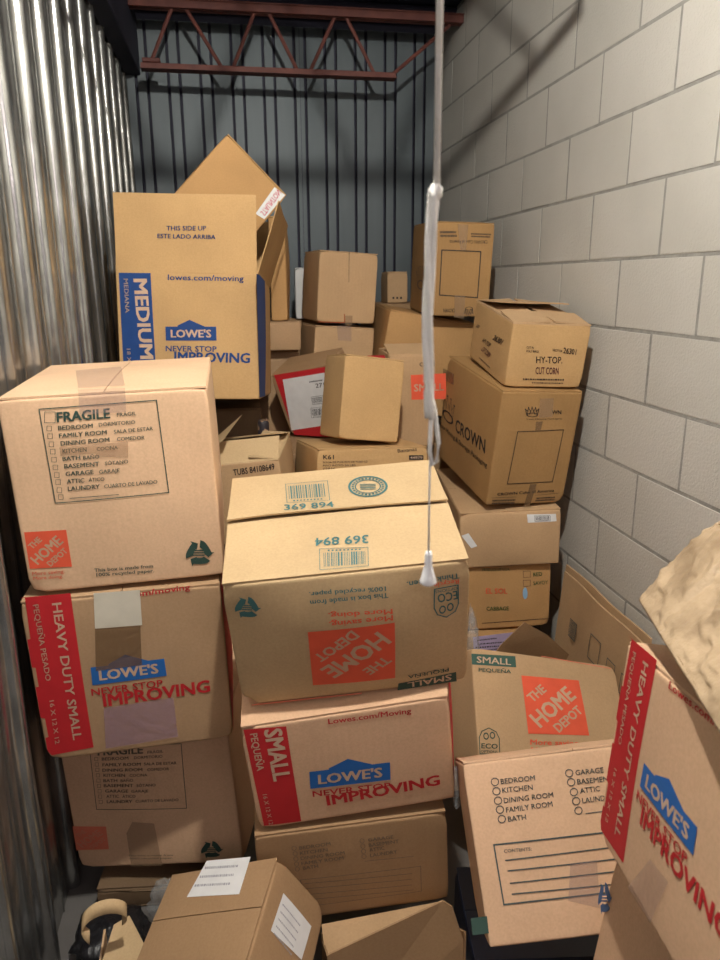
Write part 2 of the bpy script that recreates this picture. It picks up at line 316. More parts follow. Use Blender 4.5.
  ('lettering','F','green3','t','GARAGE',(0.0312,0.183),(0.0825,0.1826),(0.0308,0.1913),1),
  ('lettering','F','green3','t','BASEMENT',(0.0319,0.1698),(0.093,0.1697),(0.0315,0.1782),1),
  ('lettering','F','green3','t','ATTIC',(0.0327,0.1575),(0.0629,0.158),(0.0322,0.166),1),
  ('lettering','F','green3','t','LAUNDRY',(0.0334,0.1433),(0.0883,0.1442),(0.0329,0.1518),1),
  ('checkbox','F','green3','l',[(-0.1126,0.19),(-0.1137,0.1869),(-0.116,0.1853),(-0.1186,0.1858),(-0.1206,0.1881),(-0.1211,0.1914),(-0.12,0.1945),(-0.1177,0.1961),(-0.1151,0.1957),(-0.1131,0.1933)],0.0009,True),
  ('checkbox','F','green3','l',[(-0.1117,0.176),(-0.1127,0.1729),(-0.115,0.1712),(-0.1177,0.1717),(-0.1196,0.1741),(-0.1202,0.1774),(-0.1191,0.1805),(-0.1168,0.1821),(-0.1141,0.1817),(-0.1122,0.1793)],0.0009,True),
  ('checkbox','F','green3','l',[(-0.1113,0.1629),(-0.1124,0.1598),(-0.1147,0.1581),(-0.1174,0.1586),(-0.1193,0.161),(-0.1199,0.1644),(-0.1188,0.1675),(-0.1165,0.1691),(-0.1138,0.1686),(-0.1119,0.1663)],0.0009,True),
  ('checkbox','F','green3','l',[(-0.111,0.1497),(-0.1121,0.1466),(-0.1144,0.1449),(-0.1171,0.1454),(-0.119,0.1478),(-0.1196,0.1512),(-0.1185,0.1543),(-0.1162,0.156),(-0.1135,0.1555),(-0.1116,0.1531)],0.0009,True),
  ('checkbox','F','green3','l',[(-0.1107,0.1365),(-0.1118,0.1333),(-0.1141,0.1317),(-0.1168,0.1322),(-0.1187,0.1346),(-0.1193,0.138),(-0.1182,0.1411),(-0.1159,0.1428),(-0.1132,0.1423),(-0.1112,0.1399)],0.0009,True),
  ('checkbox','F','green3','l',[(0.0233,0.1862),(0.0223,0.1831),(0.02,0.1814),(0.0173,0.1819),(0.0153,0.1843),(0.0146,0.1876),(0.0156,0.1907),(0.0179,0.1924),(0.0206,0.1919),(0.0226,0.1896)],0.0009,True),
  ('checkbox','F','green3','l',[(0.024,0.173),(0.023,0.1699),(0.0207,0.1683),(0.018,0.1688),(0.016,0.1711),(0.0153,0.1745),(0.0163,0.1776),(0.0186,0.1793),(0.0213,0.1788),(0.0234,0.1764)],0.0009,True),
  ('checkbox','F','green3','l',[(0.0247,0.1598),(0.0237,0.1567),(0.0214,0.1551),(0.0187,0.1555),(0.0167,0.1579),(0.016,0.1613),(0.017,0.1645),(0.0193,0.1661),(0.022,0.1657),(0.0241,0.1633)],0.0009,True),
  ('checkbox','F','green3','l',[(0.0247,0.1467),(0.0237,0.1435),(0.0214,0.1419),(0.0187,0.1424),(0.0166,0.1448),(0.016,0.1482),(0.017,0.1513),(0.0193,0.153),(0.022,0.1525),(0.0241,0.1501)],0.0009,True),
  ('ruled_line','F','green3','l',[(0.0211,0.135),(0.1213,0.1299)],0.001,False),
  ('ruled_frame','F','green3','l',[(-0.1116,0.1081),(0.1353,0.1006),(0.1347,0.0323),(-0.1008,0.0342)],0.0011,True),
  ('ruled_line','F','green3','l',[(-0.103,0.097),(0.1159,0.0847)],0.0012,False),
  ('ruled_line','F','green3','l',[(-0.102,0.0833),(0.1154,0.0693)],0.0012,False),
  ('ruled_line','F','green3','l',[(-0.0981,0.0671),(0.1148,0.0537)],0.0012,False),
  ('ruled_line','F','green3','l',[(-0.0955,0.0529),(0.1181,0.0393)],0.0012,False),
 ]),
 'K': ([0.6313, 0.6496, 0.647], [-0.1149, -0.1407, -1.7193], [0.3944, 0.3, 0.3043], [
  ('colour_band','F','red','p',[(-0.1957,0.3124),(-0.1847,0.3115),(-0.188,0.2374),(-0.1942,0.2366),(-0.1952,0.1847),(-0.1879,0.1833),(-0.1884,0.1474),(-0.1947,0.1468),(-0.196,0.0869),(-0.1874,0.0846),(-0.1871,0.0474),(-0.1936,0.0462),(-0.194,0.0199),(-0.1874,0.0098),(-0.0998,0.016),(-0.0978,0.3126)]),
  ('lettering','F','kraftink','t','HEAVY DUTY SMALL',(-0.1357,0.2977),(-0.1381,0.0358),(-0.1177,0.2981),2),
  ('lettering','F','kraftink','t','PEQUEÑA PESADO',(-0.1722,0.2979),(-0.1723,0.157),(-0.1614,0.2988),1),
  ('lettering','F','kraftink','t','16 X 12 X 12',(-0.1723,0.1185),(-0.1757,0.0319),(-0.1631,0.1195),1),
  ('lettering','F','red','t','Lowes.com/moving',(-0.0528,0.2922),(0.1366,0.2992),(-0.0527,0.3023),2),
  ('logo','F','blue','lowes',[(-0.0798,0.178),(0.0691,0.1794),(0.0703,0.1433),(-0.0815,0.1412)],'kraftink'),
  ('lettering','F','red','t','NEVER STOP',(-0.086,0.1211),(0.06,0.1236),(-0.0857,0.1347),2),
  ('lettering','F','red','t','IMPROVING',(-0.0656,0.0975),(0.157,0.1012),(-0.0653,0.1214),3),
  ('packing_tape','F','tape','p',[(-0.0753,-0.002),(-0.0215,0.0757),(0.0297,0.0809),(-0.0013,0.0018)]),
 ]),
 'G': ([-0.0151, 1.139, 0.1781], [0.3154, -0.4429, -0.5073], [0.2655, 0.189, 0.1754], [
  ('paper_label','U','white','p',[(-0.0619,0.0379),(0.07,0.0287),(0.0662,0.1029),(-0.048,0.1106)]),
  ('lettering','U','grey','smudge',[(-0.0455,0.0999),(0.0438,0.0919),(0.0447,0.0837),(-0.044,0.0914)],None),
  ('lettering','U','grey','smudge',[(-0.0498,0.082),(0.0439,0.0739),(0.0449,0.066),(-0.0483,0.0737)],None),
  ('lettering','U','grey','smudge',[(-0.054,0.0644),(0.0441,0.0564),(0.045,0.0486),(-0.0526,0.0564)],None),
  ('paper_label','R','white','p',[(0.0481,0.1354),(0.0439,0.0332),(-0.0187,0.039),(-0.0219,0.1408)]),
  ('lettering','R','grey','smudge',[(0.0332,0.1301),(0.0286,0.0674),(0.024,0.0676),(0.0285,0.1302)],None),
  ('lettering','R','grey','smudge',[(0.0198,0.1305),(0.0151,0.0683),(0.0105,0.0686),(0.0152,0.1306)],None),
  ('lettering','R','grey','smudge',[(0.0067,0.1309),(0.0019,0.0693),(-0.0027,0.0695),(0.0022,0.131)],None),
  ('lettering','R','grey','smudge',[(-0.0062,0.1313),(-0.0112,0.0702),(-0.0156,0.0704),(-0.0106,0.1314)],None),
  ('lettering','R','grey','smudge',[(-0.0189,0.1317),(-0.024,0.0711),(-0.0284,0.0713),(-0.0233,0.1318)],None),
 ]),
 'I': ([0.599, 0.9985, 0.3214], [-0.5953, -0.1155, -0.1466], [0.4093, 0.2, 0.2981], [
  ('lettering','F','slate','t','BEDROOM',(-0.1409,0.2535),(-0.0786,0.253),(-0.1404,0.2623),1),
  ('lettering','F','slate','t','KITCHEN',(-0.1408,0.2384),(-0.0856,0.2379),(-0.1403,0.2471),1),
  ('lettering','F','slate','t','DINING ROOM',(-0.1411,0.2214),(-0.0519,0.2217),(-0.1407,0.2301),1),
  ('lettering','F','slate','t','FAMILY ROOM',(-0.1398,0.2057),(-0.0562,0.2072),(-0.1396,0.2143),1),
  ('lettering','F','slate','t','BATH',(-0.1391,0.1908),(-0.1067,0.191),(-0.1388,0.1993),1),
  ('lettering','F','slate','t','GARAGE',(-0.0052,0.2531),(0.0459,0.2526),(-0.0044,0.2619),1),
  ('lettering','F','slate','t','BASEMENT',(-0.005,0.2379),(0.0595,0.2371),(-0.0042,0.2466),1),
  ('lettering','F','slate','t','ATTIC',(-0.0035,0.2226),(0.0326,0.223),(-0.0029,0.2313),1),
  ('lettering','F','slate','t','LAUNDRY',(-0.0029,0.2063),(0.0541,0.2069),(-0.0023,0.2149),1),
  ('checkbox','F','slate','l',[(-0.1443,0.2577),(-0.1462,0.2542),(-0.1499,0.2523),(-0.1541,0.2528),(-0.1571,0.2554),(-0.1577,0.2592),(-0.1558,0.2628),(-0.152,0.2647),(-0.1479,0.2642),(-0.1449,0.2616)],0.0014,True),
  ('checkbox','F','slate','l',[(-0.1443,0.2419),(-0.1462,0.2384),(-0.15,0.2365),(-0.1541,0.237),(-0.1571,0.2396),(-0.1577,0.2434),(-0.1558,0.2469),(-0.1521,0.2488),(-0.1479,0.2483),(-0.1449,0.2457)],0.0014,True),
  ('checkbox','F','slate','l',[(-0.1443,0.2262),(-0.1463,0.2227),(-0.15,0.2208),(-0.1541,0.2213),(-0.1571,0.2239),(-0.1577,0.2276),(-0.1558,0.2311),(-0.1521,0.233),(-0.1479,0.2325),(-0.145,0.2299)],0.0014,True),
  ('checkbox','F','slate','l',[(-0.1436,0.2111),(-0.1455,0.2077),(-0.1492,0.2058),(-0.1534,0.2063),(-0.1563,0.2088),(-0.1569,0.2126),(-0.155,0.216),(-0.1513,0.2179),(-0.1472,0.2174),(-0.1443,0.2148)],0.0014,True),
  ('checkbox','F','slate','l',[(-0.143,0.1955),(-0.1449,0.1921),(-0.1486,0.1903),(-0.1527,0.1907),(-0.1556,0.1933),(-0.1563,0.197),(-0.1544,0.2004),(-0.1507,0.2023),(-0.1466,0.2018),(-0.1436,0.1992)],0.0014,True),
  ('checkbox','F','slate','l',[(-0.0092,0.2574),(-0.0112,0.2539),(-0.015,0.252),(-0.0191,0.2525),(-0.022,0.2551),(-0.0226,0.2589),(-0.0205,0.2624),(-0.0167,0.2643),(-0.0126,0.2639),(-0.0097,0.2612)],0.0014,True),
  ('checkbox','F','slate','l',[(-0.0089,0.2421),(-0.011,0.2386),(-0.0148,0.2368),(-0.0189,0.2372),(-0.0218,0.2398),(-0.0223,0.2436),(-0.0203,0.2471),(-0.0164,0.249),(-0.0123,0.2485),(-0.0094,0.2459)],0.0014,True),
  ('checkbox','F','slate','l',[(-0.0076,0.2256),(-0.0097,0.2221),(-0.0134,0.2203),(-0.0175,0.2207),(-0.0204,0.2233),(-0.0209,0.227),(-0.0189,0.2305),(-0.0151,0.2324),(-0.011,0.2319),(-0.0081,0.2293)],0.0014,True),
  ('checkbox','F','slate','l',[(-0.0067,0.2105),(-0.0088,0.207),(-0.0125,0.2052),(-0.0166,0.2056),(-0.0195,0.2082),(-0.02,0.2119),(-0.018,0.2154),(-0.0142,0.2172),(-0.0101,0.2168),(-0.0073,0.2142)],0.0014,True),
  ('checkbox','F','slate','l',[(-0.006,0.1949),(-0.008,0.1914),(-0.0118,0.1896),(-0.0158,0.1901),(-0.0187,0.1926),(-0.0192,0.1963),(-0.0172,0.1997),(-0.0134,0.2016),(-0.0093,0.2011),(-0.0065,0.1986)],0.0014,True),
  ('ruled_line','F','slate','l',[(-0.0004,0.1893),(0.0623,0.1899)],0.0013,False),
  ('ruled_frame','F','slate','l',[(-0.1708,0.1564),(0.0744,0.1555),(0.0657,0.0627),(-0.1694,0.0623)],0.0025,True),
  ('lettering','F','slate','t','CONTENTS:',(-0.1552,0.1421),(-0.1067,0.1411),(-0.1549,0.1474),1),
  ('ruled_line','F','slate','l',[(-0.1541,0.13),(0.0622,0.1314)],0.002,False),
  ('ruled_line','F','slate','l',[(-0.1531,0.1132),(0.0577,0.1122)],0.002,False),
  ('ruled_line','F','slate','l',[(-0.1526,0.0937),(0.0532,0.0932)],0.002,False),
  ('ruled_line','F','slate','l',[(-0.1524,0.0768),(0.0487,0.0737)],0.002,False),
  ('colour_band','F','green','p',[(-0.2295,0.0473),(-0.2013,0.0478),(-0.2025,0.0218),(-0.2304,0.0218)]),
  ('packing_tape','F','tape','p',[(-0.0443,0.1141),(0.0022,0.1151),(-0.0077,0.0404),(-0.0594,0.0572)]),
 ]),
 'J': ([0.7099, 1.5054, 0.1758], [-0.7557, 0.2719, 0.0953], [0.4504, 0.22, 0.3309], [
  ('colour_band','F','green5','p',[(-0.2259,0.314),(-0.0946,0.3223),(-0.0959,0.2923),(-0.2261,0.2858)]),
  ('lettering','F','kraftink','t','SMALL',(-0.2125,0.2922),(-0.1112,0.2966),(-0.2111,0.3089),2),
  ('lettering','F','green5','t','PEQUEÑA',(-0.209,0.2694),(-0.1137,0.2747),(-0.2082,0.2791),2),
  ('ruled_line','F','orangefade','l',[(-0.0124,0.3318),(0.2106,0.3228)],0.002,False),
  ('logo','F','orange','hd',[(-0.0837,0.272),(0.0954,0.2778),(0.1019,0.1361),(-0.082,0.1265)],'kraft'),
  ('lettering','F','orange','t','More saving.',(-0.0799,0.1006),(0.0682,0.1086),(-0.0779,0.1133),2),
  ('lettering','F','orange','t','More doing.',(-0.0802,0.082),(0.0534,0.0885),(-0.0781,0.0945),2),
  ('logo','F','green','eco',[(-0.22,0.1308),(-0.1652,0.1325),(-0.1684,0.0716),(-0.2223,0.0696)],None),
  ('lettering','F','green','t','ECO',(-0.2181,0.0828),(-0.1733,0.0843),(-0.2164,0.0942),2),
  ('lettering','F','green','t','OPTIONS',(-0.22,0.0724),(-0.1744,0.0738),(-0.2192,0.0784),1),
 ]),
 'N': ([-0.1209, 2.7051, 1.0589], [-0.0999, 0.0187, -0.134], [0.4571, 0.4567, 0.4062], [
  ('colour_band','F','navy','p',[(-0.2183,0.4034),(-0.1165,0.4038),(-0.1096,0.0943),(-0.2156,0.0934)]),
  ('lettering','F','kraftink','t','MEDIUM',(-0.1712,0.3854),(-0.1582,0.1294),(-0.1292,0.386),3),
  ('lettering','F','kraftink','t','MEDIANA',(-0.2032,0.385),(-0.2017,0.2775),(-0.1892,0.3852),1),
  ('lettering','F','kraftink','t','18 X 18 X 16',(-0.2025,0.1624),(-0.1998,0.0322),(-0.1904,0.1625),1),
  ('lettering','F','navy','t','lowes.com/moving',(-0.0622,0.3829),(0.1824,0.3821),(-0.0613,0.4006),2),
  ('logo','F','navy','lowes',[(-0.0741,0.2381),(0.0904,0.2398),(0.0913,0.1915),(-0.0737,0.1899)],'kraftink'),
  ('lettering','F','navy','t','NEVER STOP',(-0.0758,0.1555),(0.0905,0.1551),(-0.075,0.1737),2),
  ('lettering','F','navy','t','IMPROVING',(-0.0494,0.1223),(0.1987,0.1204),(-0.0479,0.1538),3),
  ('colour_band','R','navy','p',[(-0.2808,0.4004),(0.0124,0.4226),(-0.0303,0.001),(-0.2332,0.0067)]),
  ('flap_lettering','F','navy','t','THIS SIDE UP',(-0.0611,0.5364),(0.0652,0.5383),(-0.0606,0.5508),2),
  ('flap_lettering','F','navy','t','ESTE LADO ARRIBA',(-0.0907,0.5128),(0.0945,0.5117),(-0.0899,0.5263),2),
 ]),
 'R': ([0.4451, 3.2079, 1.2925], [0.0053, 0.0635, 0.1286], [0.2473, 0.2804, 0.2813], [
  ('ruled_line','F','rust','l',[(-0.1151,-0.001),(-0.0059,0.0),(-0.0077,0.0333)],0.004,False),
  ('packing_tape','F','tape2','p',[(-0.0046,0.029),(0.0261,0.0304),(0.0284,-0.0103),(-0.0025,-0.0107)]),
  ('packing_tape','F','tape2','p',[(-0.004,0.2819),(0.0016,0.2823),(0.0044,0.163),(0.0006,0.1627)]),
 ]),
 'S': ([0.4315, 3.2054, 1.1071], [-0.0066, 0.0708, 0.1028], [0.2533, 0.3009, 0.1679], [
  ('packing_tape','F','tape','p',[(-0.0367,0.1714),(0.0251,0.1718),(0.0287,0.1111),(-0.0288,0.113)]),
 ]),
 'U': ([0.7599, 3.1845, 0.9272], [0.0334, 0.1736, -0.0453], [0.3799, 0.4241, 0.4], [
 ]),
 'T': ([0.7862, 3.6158, 1.3573], [-0.0078, -0.0092, -0.0406], [0.0965, 0.1979, 0.1429], [
  ('printed_mark','F','black','p',[(-0.0249,0.0281),(-0.0163,0.0279),(-0.0164,0.0187),(-0.025,0.0188)]),
  ('printed_mark','F','black','p',[(-0.0067,0.0278),(0.002,0.0276),(0.0019,0.0184),(-0.0067,0.0185)]),
  ('printed_mark','F','black','p',[(0.0116,0.0275),(0.0203,0.0273),(0.0202,0.018),(0.0116,0.0182)]),
 ]),
 'V': ([0.9002, 3.0922, 1.3288], [0.0368, 0.0316, -0.0722], [0.241, 0.45, 0.3537], [
  ('lettering','F','black','t','CROWN Cube of America',(0.0957,0.29),(-0.0537,0.2854),(0.0967,0.2778),1),
  ('ruled_frame','F','black','l',[(-0.0815,0.2491),(0.0727,0.2474),(0.0729,0.0737),(-0.0802,0.0803)],0.004,True),
  ('lettering','F','black','t','CROWN',(-0.0141,0.0293),(-0.061,0.0283),(-0.0131,0.0152),2),
  ('emblem','F','black','crown',[(0.0591,0.0064),(0.024,0.0056),(0.0244,0.0379),(0.0594,0.0387)],None),
  ('lettering','F','black','smudge',[(-0.0925,0.3219),(-0.0276,0.324),(-0.0257,0.2973),(-0.0908,0.2953)],None),
  ('lettering','F','black','smudge',[(0.0291,0.3173),(0.1079,0.3173),(0.1095,0.299),(0.0305,0.299)],None),
  ('packing_tape','F','tape2','p',[(-0.0265,0.3458),(0.0166,0.3448),(0.0142,0.2519),(-0.0094,0.2512)]),
  ('packing_tape','F','tape2','p',[(-0.0203,0.0817),(0.0227,0.0802),(0.0249,-0.0074),(-0.0158,-0.0043)]),
  ('emblem','L','black2','crown',[(0.0782,0.1746),(-0.101,0.1842),(-0.1358,0.0943),(0.0356,0.0894)],None),
 ]),
 'W': ([0.9602, 2.3717, 1.1582], [0.1643, 0.042, -0.003], [0.2549, 0.3751, 0.1986], [
  ('lettering','F','black','t','HY-TOP.',(-0.0361,0.0793),(0.0501,0.0799),(-0.0394,0.1005),1),
  ('lettering','F','maroon','t','CUT CORN',(-0.0324,0.0441),(0.0444,0.0443),(-0.0358,0.0665),2),
  ('lettering','F','black','t','26301',(0.0463,0.1129),(0.0906,0.1075),(0.0458,0.1306),2),
  ('lettering','F','black','t','SECTOR',(0.0099,0.1184),(0.0437,0.1149),(0.0096,0.1257),1),
  ('lettering','F','black','t','CUT IN',(-0.0752,0.1238),(-0.0512,0.1233),(-0.076,0.1311),1),
  ('lettering','F','black','t','POLY BAGS',(-0.0733,0.1124),(-0.0329,0.1122),(-0.0743,0.1197),1),
  ('lettering','F','black','smudge',[(-0.0712,0.0316),(0.0669,0.0316),(0.0686,0.0229),(-0.0699,0.0229)],None),
  ('lettering','F','black','smudge',[(-0.0393,0.0191),(0.0705,0.0185),(0.0717,0.012),(-0.0382,0.0125)],None),
  ('lettering','L','black','t','26301',(-0.0332,0.1136),(-0.1144,0.116),(-0.0539,0.1333),2),
  ('lettering','L','black','t','HY-TOP',(0.0665,0.0817),(-0.0123,0.0819),(0.0447,0.0987),1),
  ('lettering','L','maroon','t','CUT CORN',(0.0656,0.0531),(-0.0188,0.0498),(0.0379,0.0717),2),
  ('lettering','L','black','smudge',[(0.0736,0.0277),(-0.0434,0.0248),(-0.0459,0.0187),(0.0709,0.0214)],None),
  ('lettering','L','black','t','26301',(0.152,0.114),(0.1213,0.1139),(0.1345,0.1272),2),
 ]),
 'X': ([0.9126, 2.4505, 0.7682], [0.137, 0.0451, 0.084], [0.2785, 0.48, 0.3873], [
  ('emblem','F','black','crown',[(-0.0558,0.3351),(-0.0094,0.335),(-0.0038,0.3038),(-0.0505,0.304)],None),
  ('lettering','F','black','t','WN',(0.0404,0.3137),(0.0742,0.3126),(0.0384,0.3266),2),
  ('lettering','F','black','t','Your Moving Packaging',(-0.047,0.2948),(0.0804,0.2958),(-0.0477,0.2985),1),
  ('ruled_frame','F','black','l',[(-0.0693,0.2551),(0.0924,0.26),(0.0867,0.0781),(-0.0762,0.075)],0.0022,True),
  ('lettering','F','black','t','CROWN Cube of America',(-0.1044,0.0334),(0.1008,0.0413),(-0.1067,0.0434),2),
  ('ruled_line','F','black','l',[(-0.1231,0.0261),(-0.0364,0.0269)],0.001,False),
  ('ruled_line','F','black','l',[(0.034,0.0305),(0.1206,0.0356)],0.001,False),
  ('lettering','F','black','smudge',[(-0.1205,0.022),(-0.0356,0.0219),(-0.0351,0.0007),(-0.1195,0.0019)],None),
  ('lettering','F','black','smudge',[(0.0381,0.0243),(0.1121,0.0257),(0.1113,0.0083),(0.0371,0.007)],None),
  ('packing_tape','F','tape2','p',[(-0.0108,0.3641),(0.0376,0.3651),(0.0454,0.3026),(-0.0033,0.301)]),
  ('packing_tape','F','tapebrown','p',[(-0.0119,0.289),(0.0124,0.2897),(0.0098,0.2608),(-0.0097,0.2601)]),
  ('packing_tape','F','tapebrown','p',[(0.0063,0.0725),(0.0295,0.0728),(0.0204,-0.0086),(-0.0031,-0.0087)]),
  ('lettering','L','black','t','CROWN',(0.0761,0.1512),(-0.185,0.1616),(0.0854,0.1954),2),
  ('lettering','L','black','t','Your Moving & Storage Packaging',(0.2496,0.1152),(-0.2105,0.1207),(0.249,0.1321),1),
  ('emblem','L','black','crown',[(0.2657,0.2391),(0.1219,0.2466),(0.0918,0.1565),(0.2316,0.1543)],None),
  ('packing_tape','L','tapebrown','p',[(0.2749,0.3311),(0.1612,0.3389),(0.1486,0.3011),(0.2619,0.2918)]),
 ]),
 'Y': ([0.9168, 2.4751, 0.5284], [0.0257, -0.0306, -0.1205], [0.339, 0.55, 0.1966], [
  ('paper_label','F','white','p',[(0.0533,0.1833),(0.1516,0.1793),(0.155,0.1534),(0.0565,0.1549)]),
  ('barcode','F','black','barcode',[(0.0792,0.177),(0.1319,0.1742),(0.1326,0.157),(0.081,0.1585)],None),
  ('tape_scrap','F','white','p',[(-0.1648,0.1187),(-0.1415,0.1274),(-0.1118,0.081),(-0.1317,0.0734)]),
 ]),
 'Z': ([0.9138, 2.427, 0.2813], [-0.0048, -0.0214, -0.0824], [0.2931, 0.4144, 0.2347], [
  ('lettering','F','orange','t','EL SOL',(-0.0812,0.1351),(-0.0054,0.1301),(-0.0816,0.1545),2),
  ('lettering','F','green4','t','CABBAGE',(-0.0777,0.0711),(0.001,0.0671),(-0.0782,0.0855),2),
  ('lettering','F','green4','t','PRODUCE OF U.S.A.',(-0.0947,0.2179),(0.0022,0.2144),(-0.0951,0.2281),1),
  ('lettering','F','green4','t','RED',(0.0847,0.1875),(0.1165,0.188),(0.0832,0.2016),2),
  ('lettering','F','green4','t','SAVOY',(0.0858,0.1552),(0.1386,0.1557),(0.0843,0.1695),1),
  ('ruled_frame','F','black','l',[(0.0486,0.209),(0.073,0.2087),(0.0737,0.1856),(0.0493,0.1859)],0.0012,True),
  ('ruled_frame','F','black','l',[(0.0496,0.1756),(0.0741,0.1753),(0.0748,0.1533),(0.0503,0.1536)],0.0012,True),
  ('hand_hole','F','skyblue','hole',[(0.0479,0.1499),(0.0651,0.1488),(0.0665,0.1046),(0.0492,0.1057)],None),
  ('ruled_line','F','black','l',[(-0.0917,0.0234),(0.15,0.0252)],0.002,False),
 ]),
 'DD': ([0.6449, 2.7445, 0.856], [0.0393, -0.0085, -0.0206], [0.1746, 0.22, 0.343], [
  ('lettering','F','black','t','chili',(0.0265,0.3026),(0.0835,0.3022),(0.0256,0.3251),0),
  ('colour_band','F','orange','p',[(-0.0056,0.2718),(0.1266,0.2742),(0.132,0.178),(-0.0017,0.1803)]),
  ('lettering','F','kraftink','t','SMALL',(0.0075,0.2111),(0.1214,0.2111),(0.0061,0.238),2),
 ]),
 'EE': ([0.4026, 2.4211, 0.9369], [-0.1138, 0.1462, 0.2139], [0.2124, 0.1854, 0.2734], [
 ]),
 'FF': ([0.3592, 2.9323, 0.91], [0.2758, -0.1993, -0.5404], [0.2436, 0.2, 0.2586], [
  ('colour_band','F','red','p',[(-0.1034,0.2596),(0.1748,0.2535),(0.0606,-0.0378),(-0.1087,-0.0003)]),
  ('paper_label','F','white','p',[(-0.0735,0.2362),(0.1075,0.2332),(0.0258,0.0204),(-0.1145,0.0202)]),
  ('lettering','F','black','t','271',(0.0521,0.1798),(0.0888,0.1781),(0.0558,0.1972),1),
  ('lettering','F','black','p',[(0.0169,0.1735),(0.102,0.1714),(0.0948,0.1498),(0.0137,0.1556)]),
  ('barcode','F','black','barcode',[(0.0202,0.1468),(0.0697,0.1448),(0.0618,0.1123),(0.0154,0.1151)],None),
  ('barcode','F','black','barcode',[(0.0027,0.1015),(0.0618,0.0983),(0.0477,0.0567),(-0.0084,0.0606)],None),
  ('lettering','F','black','smudge',[(0.0354,0.2129),(0.0921,0.2106),(0.0892,0.2021),(0.0324,0.2043)],None),
  ('colour_band','U','red','p',[(0.2833,-0.075),(0.3597,-0.1041),(0.3902,-0.1757),(0.3115,-0.1465)]),
 ]),
 'GG': ([0.4037, 2.4191, 0.7105], [-0.0827, 0.059, 0.1631], [0.3851, 0.2772, 0.2084], [
  ('lettering','F','black','t','K61',(-0.1736,0.1744),(-0.1373,0.1736),(-0.1738,0.1885),2),
  ('lettering','F','black','t','BOLSA DE PLASTICO DE TUBO DE',(-0.1734,0.1616),(-0.0218,0.16),(-0.1736,0.1674),1),
  ('lettering','F','black','t','PISO ROTO 24 LBS',(-0.1733,0.151),(-0.0629,0.1492),(-0.1734,0.1569),1),
  ('lettering','F','black','t','(10.8 kg)',(-0.1731,0.1404),(-0.133,0.1405),(-0.1735,0.1475),1),
  ('lettering','F','black','t','Bananas',(0.0844,0.19),(0.1534,0.1959),(0.0826,0.202),0),
  ('colour_band','F','black','p',[(0.1251,0.1806),(0.1778,0.1795),(0.1785,0.1635),(0.1256,0.1648)]),
  ('lettering','F','kraftink','t','44979',(0.1294,0.1684),(0.1743,0.1673),(0.1291,0.1769),2),
 ]),
 'HH': ([0.0394, 2.2868, 0.6998], [0.0385, -0.0888, -0.1762], [0.26, 0.3386, 0.25], [
  ('lettering','F','black','t','TUBS 84108649',(-0.0097,0.2141),(0.1135,0.2214),(-0.0096,0.2328),2),
 ]),
 'O': ([-0.1117, 2.7016, 1.6067], [-0.0949, 0.7632, 0.1795], [0.275, 0.0624, 0.3296], [
  ('paper_label','F','white','p',[(0.0966,0.2001),(0.0875,0.3171),(0.1316,0.3255),(0.1317,0.2091)]),
  ('lettering','F','crimson','t','STAUNTON',(0.1057,0.2153),(0.0986,0.3182),(0.1257,0.2179),1),
 ]),
 'P': ([0.2075, 3.25, 1.302], [0.0, 0.0, -0.1047], [0.065, 0.3, 0.408], [
 ]),
 'Q': ([0.36, 3.59, 1.29], [0.0, 0.0, -0.0698], [0.12, 0.18, 0.23], [
 ]),
 'JJ1': ([0.12, 3.235, 1.185], [0.0, 0.0, 0.0175], [0.3, 0.37, 0.115], [
 ]),
 'JJ2': ([0.12, 3.27, 0.83], [0.0, 0.0, 0.0], [0.3, 0.3, 0.352], [
 ]),
 'AA': ([0.85, 2.385, 0.0], [0.0, 0.0, -0.0698], [0.3, 0.39, 0.272], [
  ('paper_label','F','lilac','p',[(-0.0752,0.271),(0.0775,0.2821),(0.0882,0.1708),(-0.0672,0.1803)]),
  ('lettering','F','black','smudge',[(-0.0603,0.2622),(0.013,0.2673),(0.0134,0.2593),(-0.06,0.2543)],None),
  ('lettering','F','black','smudge',[(-0.0537,0.2486),(0.0568,0.2515),(0.0572,0.2436),(-0.0534,0.2407)],None),
  ('lettering','F','black','smudge',[(-0.0655,0.2361),(0.0699,0.2375),(0.0703,0.2295),(-0.0652,0.2281)],None),
  ('lettering','F','black','smudge',[(-0.0404,0.2214),(0.021,0.2271),(0.0213,0.219),(-0.0401,0.2134)],None),
 ]),
 'M': ([0.6325, 0.646, 0.01], [0.0, 0.1134, -0.0698], [0.315, 0.452, 0.565], [
  ('emblem','L','blue2','recycle',[(0.2584,0.4717),(0.2215,0.5068),(0.2018,0.4626),(0.2377,0.4261)],None),
 ]),
 'KB': ([-0.215, 1.69, 0.0], [0.0, 0.0, -0.1047], [0.31, 0.38, 0.058], [
 ]),
 'NV': ([0.61, 1.18, 0.0], [0.0, 0.0, -0.1396], [0.38, 0.24, 0.165], [
 ]),
 'S1': ([0.45, 3.275, 0.0], [0.0, 0.0, 0.0], [0.2, 0.29, 1.08], [
 ]),
 'S2': ([0.86, 3.14, 0.0], [0.0, 0.0, 0.0], [0.48, 0.56, 0.81], [
 ]),
 'SA': ([0.36, 3.585, 0.0], [0.0, 0.0, 0.0], [0.14, 0.23, 1.285], [
 ]),
 'S9': ([0.65, 2.725, 0.0], [0.0, 0.0, 0.0], [0.13, 0.21, 0.835], [
 ]),
 'S3': ([0.82, 3.68, 0.0], [0.0, 0.0, 0.0], [0.32, 0.36, 1.355], [
 ]),
 'S4': ([0.39, 2.39, 0.0], [0.0, 0.0, 0.0], [0.38, 0.38, 0.685], [
 ]),
 'S5': ([0.36, 2.8, 0.0], [0.0, 0.0, 0.0], [0.38, 0.36, 0.85], [
 ]),
